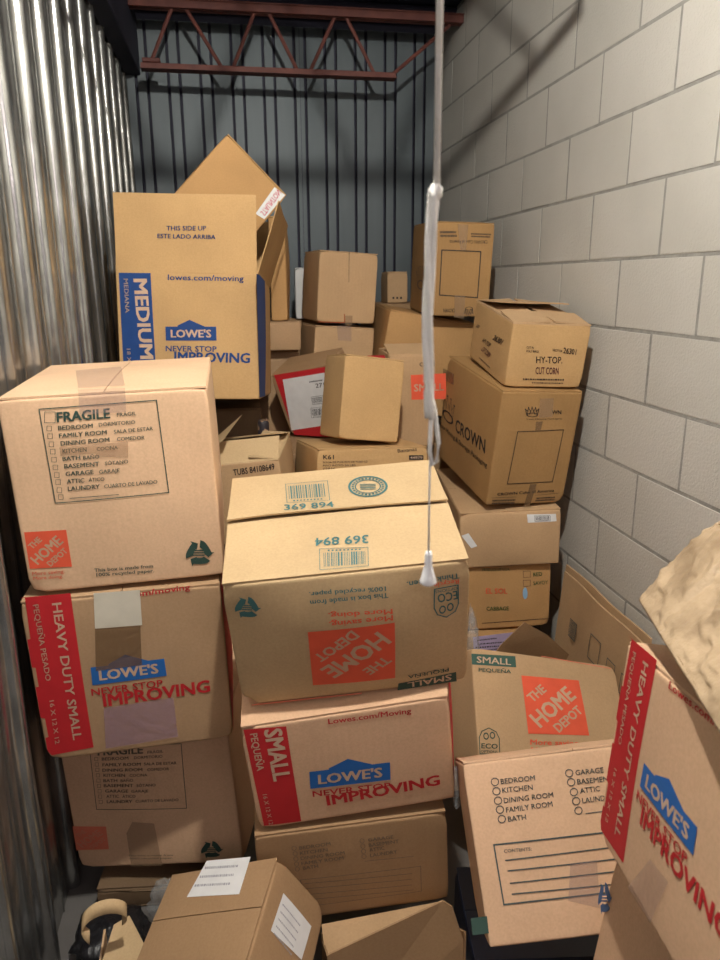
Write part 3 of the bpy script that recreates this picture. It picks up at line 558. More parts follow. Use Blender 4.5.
 'S6': ([-0.025, 2.3, 0.0], [0.0, 0.0, 0.0], [0.39, 0.32, 0.67], [
 ]),
 'S7': ([-0.14, 2.87, 0.0], [0.0, 0.0, 0.0], [0.46, 0.3, 1.005], [
 ]),
 'S8': ([0.125, 3.235, 0.0], [0.0, 0.0, 0.0], [0.31, 0.37, 0.825], [
 ]),
}
# ------------------------------------------------------------ setting
XL, XR, YB, ZC = -.44, 1.155, 4.10, 2.72
YF = -.25
M_FLOOR = noisy('concrete_floor', (.09, .085, .08), (.14, .13, .12), 3, .85, .3, 50)
M_BLOCK = noisy('painted_block', (.51, .49, .435), (.59, .565, .51), 2.5, .75, .8, 130, bdist=.003)
M_MORTAR = noisy('painted_mortar', (.26, .25, .225), (.36, .35, .315), 20, .85, .9, 70, bdist=.005)
M_GALV = noisy('galvanised_sheet', (.26, .26, .25), (.50, .51, .50), 26, .24, .35, 30, metal=.88, stretch=(1, 1, .35), bdist=.003)
M_BACK = noisy('blue_grey_sheet', (.075, .095, .105), (.105, .125, .135), 5, .5, .1, 40, metal=.3, stretch=(1, 1, .2))
M_DARK = noisy('dark_deck_and_groove_shade', (.012, .013, .03), (.022, .022, .045), 5, .7, .2, 40)
M_RED = noisy('red_oxide_primer', (.10, .028, .022), (.17, .05, .035), 14, .65, .5, 60)
struct('floor', bx(bmesh.new(), XL-.1, XR+.15, YF-1.5, YB+.1, -.06, 0), [M_FLOOR])
bm = bmesh.new()
bx(bm, XL-.1, XR+.15, YF, YB+.1, ZC+.03, ZC+.07)
struct('ceiling', bm, [M_DARK])
for k in range(11):                                   # ribs of the roof deck
    y0 = .1+k*.38
    struct('deck_rib', bx(bmesh.new(), XL-.05, XR+.1, y0, y0+.19, ZC, ZC+.03, .008), [M_DARK], bpy.data.objects['ceiling'])
# concrete block wall: recessed mortar with every block a piece of its own
wr = struct('wall_right', bx(bmesh.new(), XR-.0016, XR+.15, YF, YB+.1, 0, ZC+.03), [M_MORTAR])
Z0 = CAMH+.6746
bcache = {}
def block(y0, y1, z0, z1):
    key = (round(y1-y0, 3), round(z1-z0, 3), random.randint(0, 2))
    if key not in bcache:
        b = bmesh.new(); L, H = (y1-y0)/2, (z1-z0)/2
        bx(b, -.0028, .03, -L, L, -H, H, .0008)
        rg = random.Random(str(key))
        for v in b.verts:
            v.co += Vector((rg.uniform(-.0004, .0004), rg.uniform(-.0016, .0016), rg.uniform(-.0016, .0016)))
        me = bpy.data.meshes.new('concrete_block'); b.to_mesh(me); b.free(); me.materials.append(M_BLOCK); bcache[key] = me
    o = bpy.data.objects.new('concrete_block', bcache[key]); COL.objects.link(o); o.parent = wr
    o.location = (XR+random.uniform(-.0005, .0005), (y0+y1)/2, (z0+z1)/2)
for row in range(-4, 11):
    zt = Z0-.2032*row-.005; zb = Z0-.2032*(row+1)+.005
    zt = min(zt, ZC+.02); zb = max(zb, .004)
    if zt-zb < .02: continue
    off = 0 if row % 2 == 0 else .2032
    k = -7
    while True:
        y0 = 1.915+off+.4064*k+.005; y1 = y0+.3964; k += 1
        if y0 > YB: break
        if y1 < YF+.02: continue
        block(max(y0, YF), min(y1, YB+.05), zb, zt)
# corrugated sheet walls
def extrude_profile(pts, z0, z1, nz=1):
    b = bmesh.new(); lo = [[b.verts.new((x_, y_, z0+(z1-z0)*j/nz)) for x_, y_ in pts] for j in range(nz+1)]
    for j in range(nz):
        for i in range(len(pts)-1): b.faces.new((lo[j][i], lo[j][i+1], lo[j+1][i+1], lo[j+1][i]))
    return b
wb = struct('wall_back', bx(bmesh.new(), XL-.1, XR+.02, YB+.03, YB+.09, 0, ZC+.03), [M_DARK])
grooves = []
g = -.261+.009-.1555*2
while g < XR: grooves += [g, g+.055]; g += .1555
grooves = sorted(grooves+[.393])
def back_panel(x0, x1):
    pts = [(x0, YB)]
    for gx in grooves:
        if x0+.012 < gx < x1-.012:
            pts += [(gx-.0075, YB), (gx-.0065, YB+.028), (gx+.0065, YB+.028), (gx+.0075, YB)]
    pts.append((x1, YB))
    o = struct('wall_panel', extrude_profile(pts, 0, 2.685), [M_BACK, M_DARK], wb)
    for f in o.data.polygons:                          # dark groove faces: shade of the rib steps put into the colour
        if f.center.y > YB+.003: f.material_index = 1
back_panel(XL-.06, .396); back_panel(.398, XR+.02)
wl = struct('wall_left', bx(bmesh.new(), XL-.12, XL-.05, YF, YB+.1, 0, ZC+.03), [M_DARK])
ribs = [2.04+.2225*k for k in range(-11, 10)]
for a in range(0, 21, 4):
    pts = []
    for k in ribs[a:a+4]:
        pts += [(XL-.03, k-.115), (XL-.03, k-.074), (XL-.026, k-.071), (XL-.03, k-.068), *[(XL-.03+.024*math.sin(math.pi*i/10)**.8, k+.012-.016*math.cos(math.pi*i/10)) for i in range(11)]]
    pts.append((XL-.03, ribs[min(a+3, 20)]+.1085))
    pts = [q for q in pts if YF-.05 < q[1] < YB+.02]
    if len(pts) < 2: continue
    b = extrude_profile(pts, 0, ZC-.02, 24)
    for v in b.verts:                                  # dents and buckles of thin sheet
        n = noise.noise(Vector((v.co.y*5, v.co.z*2.2, 3)))
        v.co.x += .004*n; v.co.y += .003*noise.noise(Vector((v.co.z*5, v.co.y*3, 9)))
    smooth(struct('wall_panel', b, [M_GALV], wl))
b = bmesh.new(); bx(b, XL-.02, XL+.055, YF, YB, 2.44, 2.70, .004)
struct('trim_1', b, [M_DARK])

# ------------------------------------------------------------ steel joist under the roof
jx = lambda px: -.334+(px-145)*.00464
JY = 3.80; ZB = CAMH+.955; ZT = CAMH+1.205
j = thing('roof_joist', 'rusty red open web steel joist crossing under the dark roof at the back', 'beam', (.36, JY, ZB))
def jobj(name, bmf, lab=None):
    o = obj(name, bmf, None, [M_RED]); o.data.transform(Matrix.Translation((-.36, -JY, -ZB))); o.parent = j; return o
b = bmesh.new(); bx(b, jx(141), jx(395), JY-.022, JY-.004, ZB-.012, ZB+.012, .002); bx(b, jx(141), jx(395), JY+.004, JY+.022, ZB-.012, ZB+.012, .002); bx(b, jx(141), jx(395), JY-.034, JY+.034, ZB-.014, ZB-.009)
jobj('bottom_chord', b)
b = bmesh.new(); bx(b, XL+.02, XR-.005, JY-.03, JY-.005, ZT-.016, ZT+.016, .002); bx(b, XL+.02, XR-.005, JY+.005, JY+.03, ZT-.016, ZT+.016, .002); bx(b, XL+.02, XR-.005, JY-.036, JY+.036, ZT+.016, ZT+.021)
jobj('top_chord', b)
for x0, z0, x1, z1 in ((149, ZB, 175, ZT), (186, ZT, 220, ZB), (229, ZB, 254, ZT), (266, ZT, 295, ZB), (306, ZB, 334, ZT), (343, ZT, 374, ZB), (390, ZB, 452, ZT-.02)):
    jobj('web_bar', tube(bmesh.new(), [(jx(x0), JY, z0), (jx(x1), JY, z1)], .0085, 8))
jobj('joist_seat', bx(bmesh.new(), jx(143), jx(160), JY-.03, JY+.03, ZB+.012, ZB+.03, .003))

j2 = j.copy(); COL.objects.link(j2); j2.location = (.36, 1.92, ZB)      # the next joist, over the boxes
j['group'] = j2['group'] = 'roof joists'; j2['label'] = 'nearer rusty steel roof joist overhead, between the lamp and the back joist'
for ch in list(j.children):
    c = ch.copy(); COL.objects.link(c); c.parent = j2
# ------------------------------------------------------------ ceiling lamp and its pull cord
M_PORC = noisy('white_porcelain', (.7, .7, .68), (.78, .78, .76), 10, .25, .02, 30)
M_BULB, nt, b_ = mat('glowing_bulb'); nt.nodes.remove(b_)
em = node(nt, 'ShaderNodeEmission'); em.inputs[0].default_value = (1, .95, .86, 1); em.inputs[1].default_value = LAMP_STRENGTH
nt.links.new(em.outputs[0], nt.nodes['Material Output'].inputs[0])
lamp = thing('ceiling_lamp', 'bare bulb in a white porcelain holder under the roof deck', 'lamp', LAMP)
obj('lamp_holder', lathe(bmesh.new(), [(.055, .092), (.055, .07), (.04, .06), (.026, .055), (.024, .035)]), lamp, [M_PORC])
o = obj('bulb', lathe(bmesh.new(), [(.012, .034), (.016, .022), (.028, .002), (.031, -.012), (.028, -.026), (.016, -.038), (.004, -.042)], n=16), lamp, [M_BULB]); smooth(o)
M_CORD = noisy('white_cord', (.80, .78, .72), (.9, .89, .86), 40, .7, .6, 200)
M_BELL = noisy('white_plastic', (.88, .89, .90), (.94, .95, .96), 10, .3, .02, 30)
cx, cy = .181, .66
def zc(v):  # height on the cord line for a given drop below the lamp
    return v
cord = thing('pull_cord', 'white pull cord with a bell shaped end hanging in front of the boxes', 'pull cord', (cx, cy, 1.16))
def cobj(name, b, mats):
    o = obj(name, b, None, mats); o.data.transform(Matrix.Translation((-cx, -cy, -1.16))); o.parent = cord; return smooth(o)
K1, K2, K3 = 1.525, 1.303, 1.189       # start of the doubled part, end of it, top of the bell
cobj('cord', tube(bmesh.new(), [(cx-.003, cy, 2.64), (cx-.002, cy, 2.1), (cx, cy, K1)], .0031, 10), [M_CORD])
b = bmesh.new()
for s, ph in ((-1, 0), (1, 2.2), (1, 4.3)):
    tube(b, [(cx-.002+00.0030*math.cos(ph+t*5)*(1-.3*t)-.004*math.sin(t*3.1), cy+00.0030*math.sin(ph+t*5), K1+.004-(K1-K2-.02)*t) for t in [i/24 for i in range(25)]], .0031, 8)
lathe(b, [(.003, K1-.006), (.0062, K1-.002), (.0064, K1+.004), (.003, K1+.008)], cx-.001, cy, 12)
cobj('doubled_cord', b, [M_CORD])
cobj('cord_loop', tube(bmesh.new(), [(cx-.005, cy, K2+.06), (cx+.002, cy-.001, K2+.03), (cx+.006, cy-.002, K2), (cx+.005, cy-.002, K2-.018), (cx+.001, cy-.001, K2-.022), (cx-.002, cy, K2-.008), (cx-.001, cy, K2+.03)], .0022, 8), [M_CORD])
cobj('thin_string', tube(bmesh.new(), [(cx-.001, cy, K2+.03), (cx-.0015, cy, K2-.04), (cx-.001, cy, K3)], .0011, 6), [M_CORD])
cobj('bell_pull', lathe(bmesh.new(), [(.003, K3+.004), (.0038, K3), (.0040, K3-.010), (.0045, K3-.013), (.0068, K3-.022), (.0085, K3-.027), (.0085, K3-.029), (.0060, K3-.031)], cx-.001, cy, 18), [M_BELL])

# ------------------------------------------------------------ print on the boxes
TXT = {}
FAC = {'F': (0, 2, 1, -1), 'B': (0, 2, 1, 1), 'L': (1, 2, 0, -1), 'R': (1, 2, 0, 1), 'U': (0, 1, 2, 1)}
def glyphs(txt, bold):
    key = (txt, bold)
    if key in TXT: return TXT[key]
    c = bpy.data.curves.new('t', 'FONT'); c.body = txt; c.resolution_u = 2; c.offset = 0
    o = bpy.data.objects.new('t', c); COL.objects.link(o)
    me = o.evaluated_get(bpy.context.evaluated_depsgraph_get()).to_mesh()
    vs = [(v.co.x, v.co.y) for v in me.vertices]; fs = [tuple(q.vertices) for q in me.polygons]
    bpy.data.objects.remove(o); bpy.data.curves.remove(c)
    if bold:                                        # heavier strokes: the outline laid down again around itself
        s_ = (0, .008, .016, .030)[bold]; base, bf = vs, fs; vs, fs = [], []
        for dx, dy in ((-s_, -s_*.6), (s_, -s_*.6), (-s_, s_*.6), (s_, s_*.6)):
            k0 = len(vs); vs += [(a+dx, b+dy) for a, b in base]; fs += [tuple(i+k0 for i in f) for f in bf]
    x0 = min(v[0] for v in vs); x1 = max(v[0] for v in vs)
    cap = .70
    TXT[key] = ([((a-x0)/(x1-x0), b/cap) for a, b in vs], fs)
    return TXT[key]
def place_text(txt, p0, p1, cap, bold):
    vs, fs = glyphs(txt, bold)
    X = (p1[0]-p0[0], p1[1]-p0[1]); Y = (cap[0]-p0[0], cap[1]-p0[1])
    return [(p0[0]+X[0]*a+Y[0]*b, p0[1]+X[1]*a+Y[1]*b) for a, b in vs], fs
def quad_map(q, pts):  # q = TL TR BR BL of the mark's own upright square; u right, v up
    o = []
    for u_, v_ in pts:
        o.append(tuple(q[3][i]*(1-u_)*(1-v_)+q[2][i]*u_*(1-v_)+q[1][i]*u_*v_+q[0][i]*(1-u_)*v_ for i in (0, 1)))
    return o
def utext(q, txt, p0, p1, hgt, bold):
    d = (p1[0]-p0[0], p1[1]-p0[1]); L = math.hypot(*d); cap = (p0[0]-d[1]/L*hgt, p0[1]+d[0]/L*hgt)
    vs, fs = place_text(txt, p0, p1, cap, bold)
    return quad_map(q, vs), fs
def line_quads(pts, wd, close):
    out = []; n = len(pts)
    for i in range(n if close else n-1):
        a, b = pts[i], pts[(i+1) % n]; d = (b[0]-a[0], b[1]-a[1]); L = math.hypot(*d)+1e-9
        t = (d[0]/L*wd/2, d[1]/L*wd/2); nn = (-t[1], t[0])
        out.append([(a[0]-t[0]-nn[0], a[1]-t[1]-nn[1]), (b[0]+t[0]-nn[0], b[1]+t[1]-nn[1]), (b[0]+t[0]+nn[0], b[1]+t[1]+nn[1]), (a[0]-t[0]+nn[0], a[1]-t[1]+nn[1])])
    return out
def circ(cx_, cy_, r_, n=14, a0=0, a1=2*math.pi): return [(cx_+r_*math.cos(a0+(a1-a0)*k/n), cy_+r_*math.sin(a0+(a1-a0)*k/n)) for k in range(n)]
def ring(cx_, cy_, r0, r1, n=28):
    return [[(cx_+r_*math.cos(t), cy_+r_*math.sin(t)) for r_, t in ((r0, 2*math.pi*k/n), (r1, 2*math.pi*k/n), (r1, 2*math.pi*(k+1)/n), (r0, 2*math.pi*(k+1)/n))] for k in range(n)]
def shapes(pr):
    """one print entry -> list of (ink, layer, verts2d, faces)"""
    part, face, inkn, kind = pr[:4]; out = []
    def poly(pts, ik=inkn, lay=0): out.append((ik, lay, list(pts), [tuple(range(len(pts)))]))
    lay = {'paper_label': 1, 'tape_scrap': 3}.get(part, 0)
    if kind == 't':
        vs, fs = place_text(pr[4], pr[5], pr[6], pr[7], pr[8]); out.append((inkn, 2, vs, fs))
    elif kind == 'p': poly(pr[4], inkn, 4 if inkn.startswith('tape') else lay)
    elif kind == 'l':
        for q in line_quads(pr[4], pr[5], pr[6]): poly(q, inkn, 2)
    else:
        q = pr[4]; ink2 = pr[5]
        if kind == 'hd':
            poly(quad_map(q, [(0, 0), (1, 0), (1, 1), (0, 1)]), inkn, 1)
            for tx, p0, p1, hh in (('THE', (.13, .53), (.40, .76), .15), ('HOME', (.20, .10), (.90, .68), .26), ('DEPOT', (.50, .03), (.97, .42), .15)):
                vs, fs = utext(q, tx, p0, p1, hh, 3); out.append((ink2, 2, vs, fs))
        elif kind == 'lowes':
            poly(quad_map(q, [(0, 0), (1, 0), (1, .93), (.78, .93), (.48, 1.38), (.24, 1.0), (.24, .93), (0, .93)]), inkn, 1)
            vs, fs = utext(q, "LOWE'S", (.10, .22), (.90, .22), .50, 3); out.append((ink2, 2, vs, fs))
        elif kind == 'recycle':
            for k in range(3):
                a = math.pi/2+k*2*math.pi/3-.1
                arc = []
                for r_, rng in ((.98, range(7)), (.42, range(6, -1, -1))):
                    for i in rng:
                        t = a-1.4*i/6; rr = r_*(.93+.09*math.cos(3*(t-math.pi/2)))
                        arc.append((.5+.5*rr*math.cos(t), .5+.5*rr*math.sin(t)))
                for i in range(6): out.append((inkn, 2, quad_map(q, [arc[i], arc[i+1], arc[12-i], arc[13-i]]), [(0, 1, 2, 3)]))
                t = a-1.4; hd = [(.5+.5*r_*math.cos(u_), .5+.5*r_*math.sin(u_)) for r_, u_ in ((1.1, t), (.30, t), (.74, t-.5))]
                poly(quad_map(q, hd), inkn, 2)
            for k in range(3): poly(quad_map(q, [(.30, .40+k*.09), (.70, .40+k*.09), (.70, .45+k*.09), (.30, .45+k*.09)]), inkn, 2)
        elif kind == 'eco':
            o_ = [(.0, 0), (1, 0), (1, .62), (.86, .86), (.5, 1), (.14, .86), (0, .62)]
            for l in line_quads(quad_map(q, o_), .0022, True): poly(l, inkn, 1)
            for c_ in ((.34, .68), (.66, .72)):
                for rq in ring(*c_, .09, .14, 14): poly(quad_map(q, rq), inkn, 1)
        elif kind == 'barcode':
            for l in line_quads(quad_map(q, [(0, 0), (1, 0), (1, 1), (0, 1)]), .0012, True): poly(l, inkn, 2)
            rg = random.Random(str(q)); u_ = .06
            while u_ < .92:
                wd = rg.choice((.012, .012, .022, .034)); poly(quad_map(q, [(u_, .2), (u_+wd, .2), (u_+wd, .88), (u_, .88)]), inkn, 2); u_ += wd+rg.choice((.014, .022, .03))
            for k in range(9): poly(quad_map(q, [(.15+k*.08, .06), (.19+k*.08, .06), (.19+k*.08, .13), (.15+k*.08, .13)]), inkn, 2)
        elif kind == 'smudge':
            rg = random.Random(str(q)); rows = 1 if abs(q[0][1]-q[3][1]) < .012 else 2
            for rrow in range(rows):
                u_ = 0
                while u_ < .95:
                    wd = rg.uniform(.02, .06); v0 = rrow/rows+.1/rows
                    poly(quad_map(q, [(u_, v0), (min(1, u_+wd), v0), (min(1, u_+wd), v0+.6/rows), (u_, v0+.6/rows)]), inkn, 2); u_ += wd+.018
        elif kind == 'seal':
            for r0, r1 in ((.44, .5), (.30, .33)):
                for rq in ring(.5, .5, r0, r1): poly(quad_map(q, rq), inkn, 2)
            for k in range(26):
                t = 2*math.pi*k/26; poly(quad_map(q, [(.5+r_*math.cos(u_), .5+r_*math.sin(u_)) for r_, u_ in ((.35, t-.07), (.41, t-.07), (.41, t+.07), (.35, t+.07))]), inkn, 2)
            for k in range(4): poly(quad_map(q, [(.30, .36+k*.075), (.70, .36+k*.075), (.70, .39+k*.075), (.30, .39+k*.075)]), inkn, 2)
        elif kind == 'crown':
            for pl in ([(.1, .28), (.0, .80), (.2, .6)], [(.12, .28), (.24, .95), (.40, .55)], [(.3, .3), (.5, 1), (.7, .3)], [(.6, .55), (.76, .95), (.88, .28)], [(.8, .6), (1, .80), (.9, .28)]):
                for l in line_quads(quad_map(q, pl), .0022 if inkn == 'black' else .003, False): poly(l, inkn, 2)
            for rq in ring(.5, .22, .17, .22, 16): poly(quad_map(q, [((a-.5)*2+.5, b) for a, b in rq]), inkn, 2)
            for c_ in ((0, .84), (.24, 1), (.5, 1.04), (.76, 1), (1, .84)): poly(quad_map(q, circ(*c_, .05, 8)), inkn, 2)
        elif kind == 'hole':
            poly(quad_map(q, [(.5+.5*math.cos(t), .5+.5*math.sin(t)) for t in [k*math.pi/8 for k in range(16)]]), inkn, 1)
    return out

# ------------------------------------------------------------ cartons
class Warp:
    """the gentle bulge and ripple of a used box; board and print share it"""
    def __init__(s, key, dim, bulge, curl=0, seam='x', ripple=.0012, step=0):
        s.step = step
        s.d = dim; s.b = bulge; s.curl = curl; s.seam = seam; s.rp = ripple; s.seed = (sum(map(ord, key))*1.37) % 50
    def off(s, face, a, b):
        w_, d_, h_ = s.d
        da, db, b0 = {'F': (w_, h_, h_/2), 'B': (w_, h_, h_/2), 'L': (d_, h_, h_/2), 'R': (d_, h_, h_/2), 'U': (w_, d_, 0)}[face]
        u_, v_ = 2*a/da, 2*(b-b0)/db
        k = max(0, 1-u_*u_)*max(0, 1-v_*v_)
        o = s.b.get(face, .003)*k + s.rp*noise.noise(Vector((a*7, b*7, s.seed+ord(face))))*min(1, 3*k)
        if face == 'U' and s.curl:
            t = abs(b) if s.seam == 'x' else abs(a)
            o += s.curl*math.exp(-t/.035)*(.6+.5*noise.noise(Vector((a*4, b*4, s.seed))))
        if face == 'U' and s.step and b > 0: o += s.step*math.exp(-b/.07)*(.75+.5*noise.noise(Vector((a*5, 0, 2.2))))
        return o
def to3(face, a, b, dim, o):
    w_, d_, h_ = dim
    if face == 'F': return Vector((a, -d_/2-o, b))
    if face == 'B': return Vector((a, d_/2+o, b))
    if face == 'L': return Vector((-w_/2-o, a, b))
    if face == 'R': return Vector((w_/2+o, a, b))
    return Vector((a, b, h_+o))
def add_prints(prints, dim, warp, root, holder=None, only=None, label_parts=True):
    made = {}
    for pr in prints:
        part, face = pr[0], pr[1]; lst = [pr]
        if only and part not in only: continue
        bm = bmesh.new(); ms = []
        flat = {}
        for pr in lst:
            for ik, lay, vs, fs in shapes(pr):
                flat.setdefault((ik, lay, pr[3] == 't' or len(fs) > 3), []).append((vs, fs))
        da = {'F': dim[0], 'B': dim[0], 'L': dim[1], 'R': dim[1], 'U': dim[0]}[face]
        for (ik, lay, is_t), gl in flat.items():
            b2 = bmesh.new()
            for vs, fs in gl:
                vv = [b2.verts.new((a, b, 0)) for a, b in vs]
                for f in fs:
                    try: b2.faces.new([vv[i] for i in f])
                    except ValueError: pass
            if not is_t:
                step = .035
                xs = [v.co.x for v in b2.verts]; ys = [v.co.y for v in b2.verts]
                if max(max(xs)-min(xs), max(ys)-min(ys)) > step and len(b2.verts) < 1500:
                    for ax, arr in ((0, xs), (1, ys)):
                        t = math.ceil(min(arr)/step)*step
                        while t < max(arr):
                            co = [0, 0, 0]; co[ax] = t; no = [0, 0, 0]; no[ax] = 1
                            bmesh.ops.bisect_plane(b2, geom=b2.verts[:]+b2.edges[:]+b2.faces[:], plane_co=co, plane_no=no); t += step
            if ik not in ms: ms.append(ik)
            mi = ms.index(ik); base = len(bm.verts)
            e = .0007+.00035*lay
            vm = {}
            for v in b2.verts:
                a, b = v.co.x, v.co.y
                o = warp.off(face, a, b)+e if not (part.startswith('flap')) else e+.001
                vm[v] = bm.verts.new(to3(face, a, b, dim, o))
            for f in b2.faces:
                try: nf = bm.faces.new([vm[v] for v in f.verts]); nf.material_index = mi
                except ValueError: pass
            b2.free()
        nm = {'flap_lettering': 'lettering'}.get(part, part)
        par = (holder or root) if face != 'U' or not holder else holder
        o = obj(nm, bm, par, [INK[i] for i in ms])
        made[(part, face)] = o
    return made
def shell(dim, warp, rad=.003, n=14, top=True, zc=0.0, dents=0.0, seed=0):
    """rounded, slightly bulging box; grid on every face, welded"""
    w_, d_, h_ = dim[0], dim[1], dim[2]-zc
    bm = bmesh.new(); cache = {}
    def grid(L): 
        return [-L/2, -L/2+rad, -L/2+2.4*rad] + [-L/2+rad+(L-2*rad)*i/n for i in range(1, n)] + [L/2-2.4*rad, L/2-rad, L/2]
    gx, gy, gz = grid(w_), grid(d_), [v+h_/2 for v in grid(h_)]
    def vert(x_, y_, z_):
        k = (round(x_, 5), round(y_, 5), round(z_, 5))
        if k in cache: return cache[k]
        q = Vector((max(-w_/2+rad, min(w_/2-rad, x_)), max(-d_/2+rad, min(d_/2-rad, y_)), max(rad, min(h_-rad, z_))))
        nn = Vector((x_, y_, z_))-q
        pnt = q+(nn.normalized()*rad if nn.length > 1e-9 else nn)
        if nn.length < 1e-9: pnt = Vector((x_, y_, z_))
        if abs(y_+d_/2) < 1e-6: pnt.y -= warp.off('F', x_, z_)
        if abs(y_-d_/2) < 1e-6: pnt.y += warp.off('B', x_, z_)
        if abs(x_+w_/2) < 1e-6: pnt.x -= warp.off('L', y_, z_)
        if abs(x_-w_/2) < 1e-6: pnt.x += warp.off('R', y_, z_)
        if abs(z_-h_) < 1e-6 and zc == 0: pnt.z += warp.off('U', x_, y_)
        if dents:
            for i, c_ in enumerate([(a, b, c) for a in (-1, 1) for b in (-1, 1) for c in (0, 1)]):
                cc = Vector((c_[0]*w_/2, c_[1]*d_/2, c_[2]*h_)); t = (pnt-cc).length
                if t < .03:
                    k_ = dents*abs(noise.noise(Vector((i*3.1, seed, .5))))*2*(1-t/.03)**1.5
                    pnt += (Vector((0, 0, h_/2))-cc).normalized()*.018*k_
        cache[k] = bm.verts.new(pnt); return cache[k]
    def face_grid(A, B_, f):
        for i in range(len(A)-1):
            for j_ in range(len(B_)-1):
                q = [f(A[i], B_[j_]), f(A[i+1], B_[j_]), f(A[i+1], B_[j_+1]), f(A[i], B_[j_+1])]
                try: bm.faces.new([vert(*t) for t in q])
                except ValueError: pass
    face_grid(gx, gz, lambda a, b: (a, -d_/2, b)); face_grid(gx, gz, lambda a, b: (-a, d_/2, b))
    face_grid(gy, gz, lambda a, b: (w_/2, a, b)); face_grid(gy, gz, lambda a, b: (-w_/2, -a, b))
    face_grid(gx, gy, lambda a, b: (-a, b, 0))
    if top: face_grid(gx, gy, lambda a, b: (a, b, h_))
    return bm
def slab_flap(x0, x1, y0, y1, dim, warp, th=.0036):
    bm = bmesh.new(); nx, ny = 12, 8; lay = []
    for s in (0, 1):
        lay.append([[bm.verts.new(to3('U', x0+(x1-x0)*i/nx, y0+(y1-y0)*j_/ny, dim, warp.off('U', x0+(x1-x0)*i/nx, y0+(y1-y0)*j_/ny)-(th if s == 0 else 0))) for j_ in range(ny+1)] for i in range(nx+1)])
    for s in (0, 1):
        for i in range(nx):
            for j_ in range(ny):
                q = [lay[s][i][j_], lay[s][i+1][j_], lay[s][i+1][j_+1], lay[s][i][j_+1]]
                bm.faces.new(q if s else q[::-1])
    for i in range(nx):
        for j_ in (0, ny): bm.faces.new((lay[0][i][j_], lay[0][i+1][j_], lay[1][i+1][j_], lay[1][i][j_]))
    for j_ in range(ny):
        for i in (0, nx): bm.faces.new((lay[0][i][j_], lay[0][i][j_+1], lay[1][i][j_+1], lay[1][i][j_]))
    bmesh.ops.recalc_face_normals(bm, faces=bm.faces)
    return bm
def fold_flap(face, dim, length, ang, th=.0036, inset=.0, warpy=.004, trim=0):
    """flap hinged on the top edge of a wall: 0 lies closed, 90 stands up, 180 lies open"""
    w_, d_, h_ = dim
    W = (w_ if face in 'FB' else d_)-2*inset
    bm = bmesh.new(); nx, ny = 8, 6; lay = []
    ca, sa = math.cos(R(ang)), math.sin(R(ang))
    for s in (0, 1):
        g = []
        for i in range(nx+1):
            row = []
            for j_ in range(ny+1):
                a = (-W/2+W*i/nx); t = length*j_/ny
                a *= 1-trim*j_/ny
                bend = warpy*noise.noise(Vector((a*6, t*6, ang*.1+ord(face))))*(j_/ny)
                inn = t*ca-(th*s+bend)*sa*-1; zz = h_-.001+t*sa+(th*s+bend)*ca
                if face == 'F': c_ = (a, -d_/2+inn, zz)
                elif face == 'B': c_ = (a, d_/2-inn, zz)
                elif face == 'L': c_ = (-w_/2+inn, a, zz)
                else: c_ = (w_/2-inn, a, zz)
                row.append(bm.verts.new(c_))
            g.append(row)
        lay.append(g)
    for s in (0, 1):
        for i in range(nx):
            for j_ in range(ny):
                q = [lay[s][i][j_], lay[s][i+1][j_], lay[s][i+1][j_+1], lay[s][i][j_+1]]
                bm.faces.new(q if s else q[::-1])
    for i in range(nx):
        for j_ in (0, ny): bm.faces.new((lay[0][i][j_], lay[0][i+1][j_], lay[1][i+1][j_], lay[1][i][j_]))
    for j_ in range(ny):
        for i in (0, nx): bm.faces.new((lay[0][i][j_], lay[0][i][j_+1], lay[1][i][j_+1], lay[1][i][j_]))
    bmesh.ops.recalc_face_normals(bm, faces=bm.faces)
    return bm
def carton(key, label, board='tan', seam='x', bulge=None, curl=.0015, n=14, dents=.5, flaps=None, flap_len=None, group=None, name='cardboard_box', gap=.0018, ripple=.0012, trim=0, flapmat=None, step=0):
    pos, rot, dim, prints = DATA[key]
    t = thing(name, label, 'box', pos, rot, group)
    wp = Warp(key, dim, bulge or {}, curl if flaps is None else 0, seam, ripple, step)
    km = KR[board]
    if flaps is None:
        o = obj('body', shell(dim, wp, n=n, zc=.0042, dents=dents, seed=wp.seed), t, [km]); smooth(o)
        w_, d_, _ = dim; e = .002
        if seam == 'x': rects = ((-w_/2+e, w_/2-e, -d_/2+e, -gap/2), (-w_/2+e, w_/2-e, gap/2, d_/2-e))
        else: rects = ((-w_/2+e, -gap/2, -d_/2+e, d_/2-e), (gap/2, w_/2-e, -d_/2+e, d_/2-e))
        for q in rects: obj('flap', slab_flap(*q, dim, wp), t, [km])
    else:
        o = obj('body', shell(dim, wp, n=n, top=False, dents=dents, seed=wp.seed), t, [km]); smooth(o)
        md = o.modifiers.new('board', 'SOLIDIFY'); md.thickness = .004; md.offset = -1
        fl = flap_len or min(dim[0], dim[1])/2
        for f, ang in flaps.items():
            q = obj('flap', fold_flap(f, dim, fl if not isinstance(ang, tuple) else ang[1], ang if not isinstance(ang, tuple) else ang[0], inset=.003, trim=trim), t, [KR[flapmat] if flapmat else km])
            if f == 'F' and any(pr[0] == 'flap_lettering' for pr in prints):
                add_prints(prints, dim, wp, t, holder=q, only=('flap_lettering',))
    add_prints([pr for pr in prints if pr[0] != 'flap_lettering'], dim, wp, t)
    return t
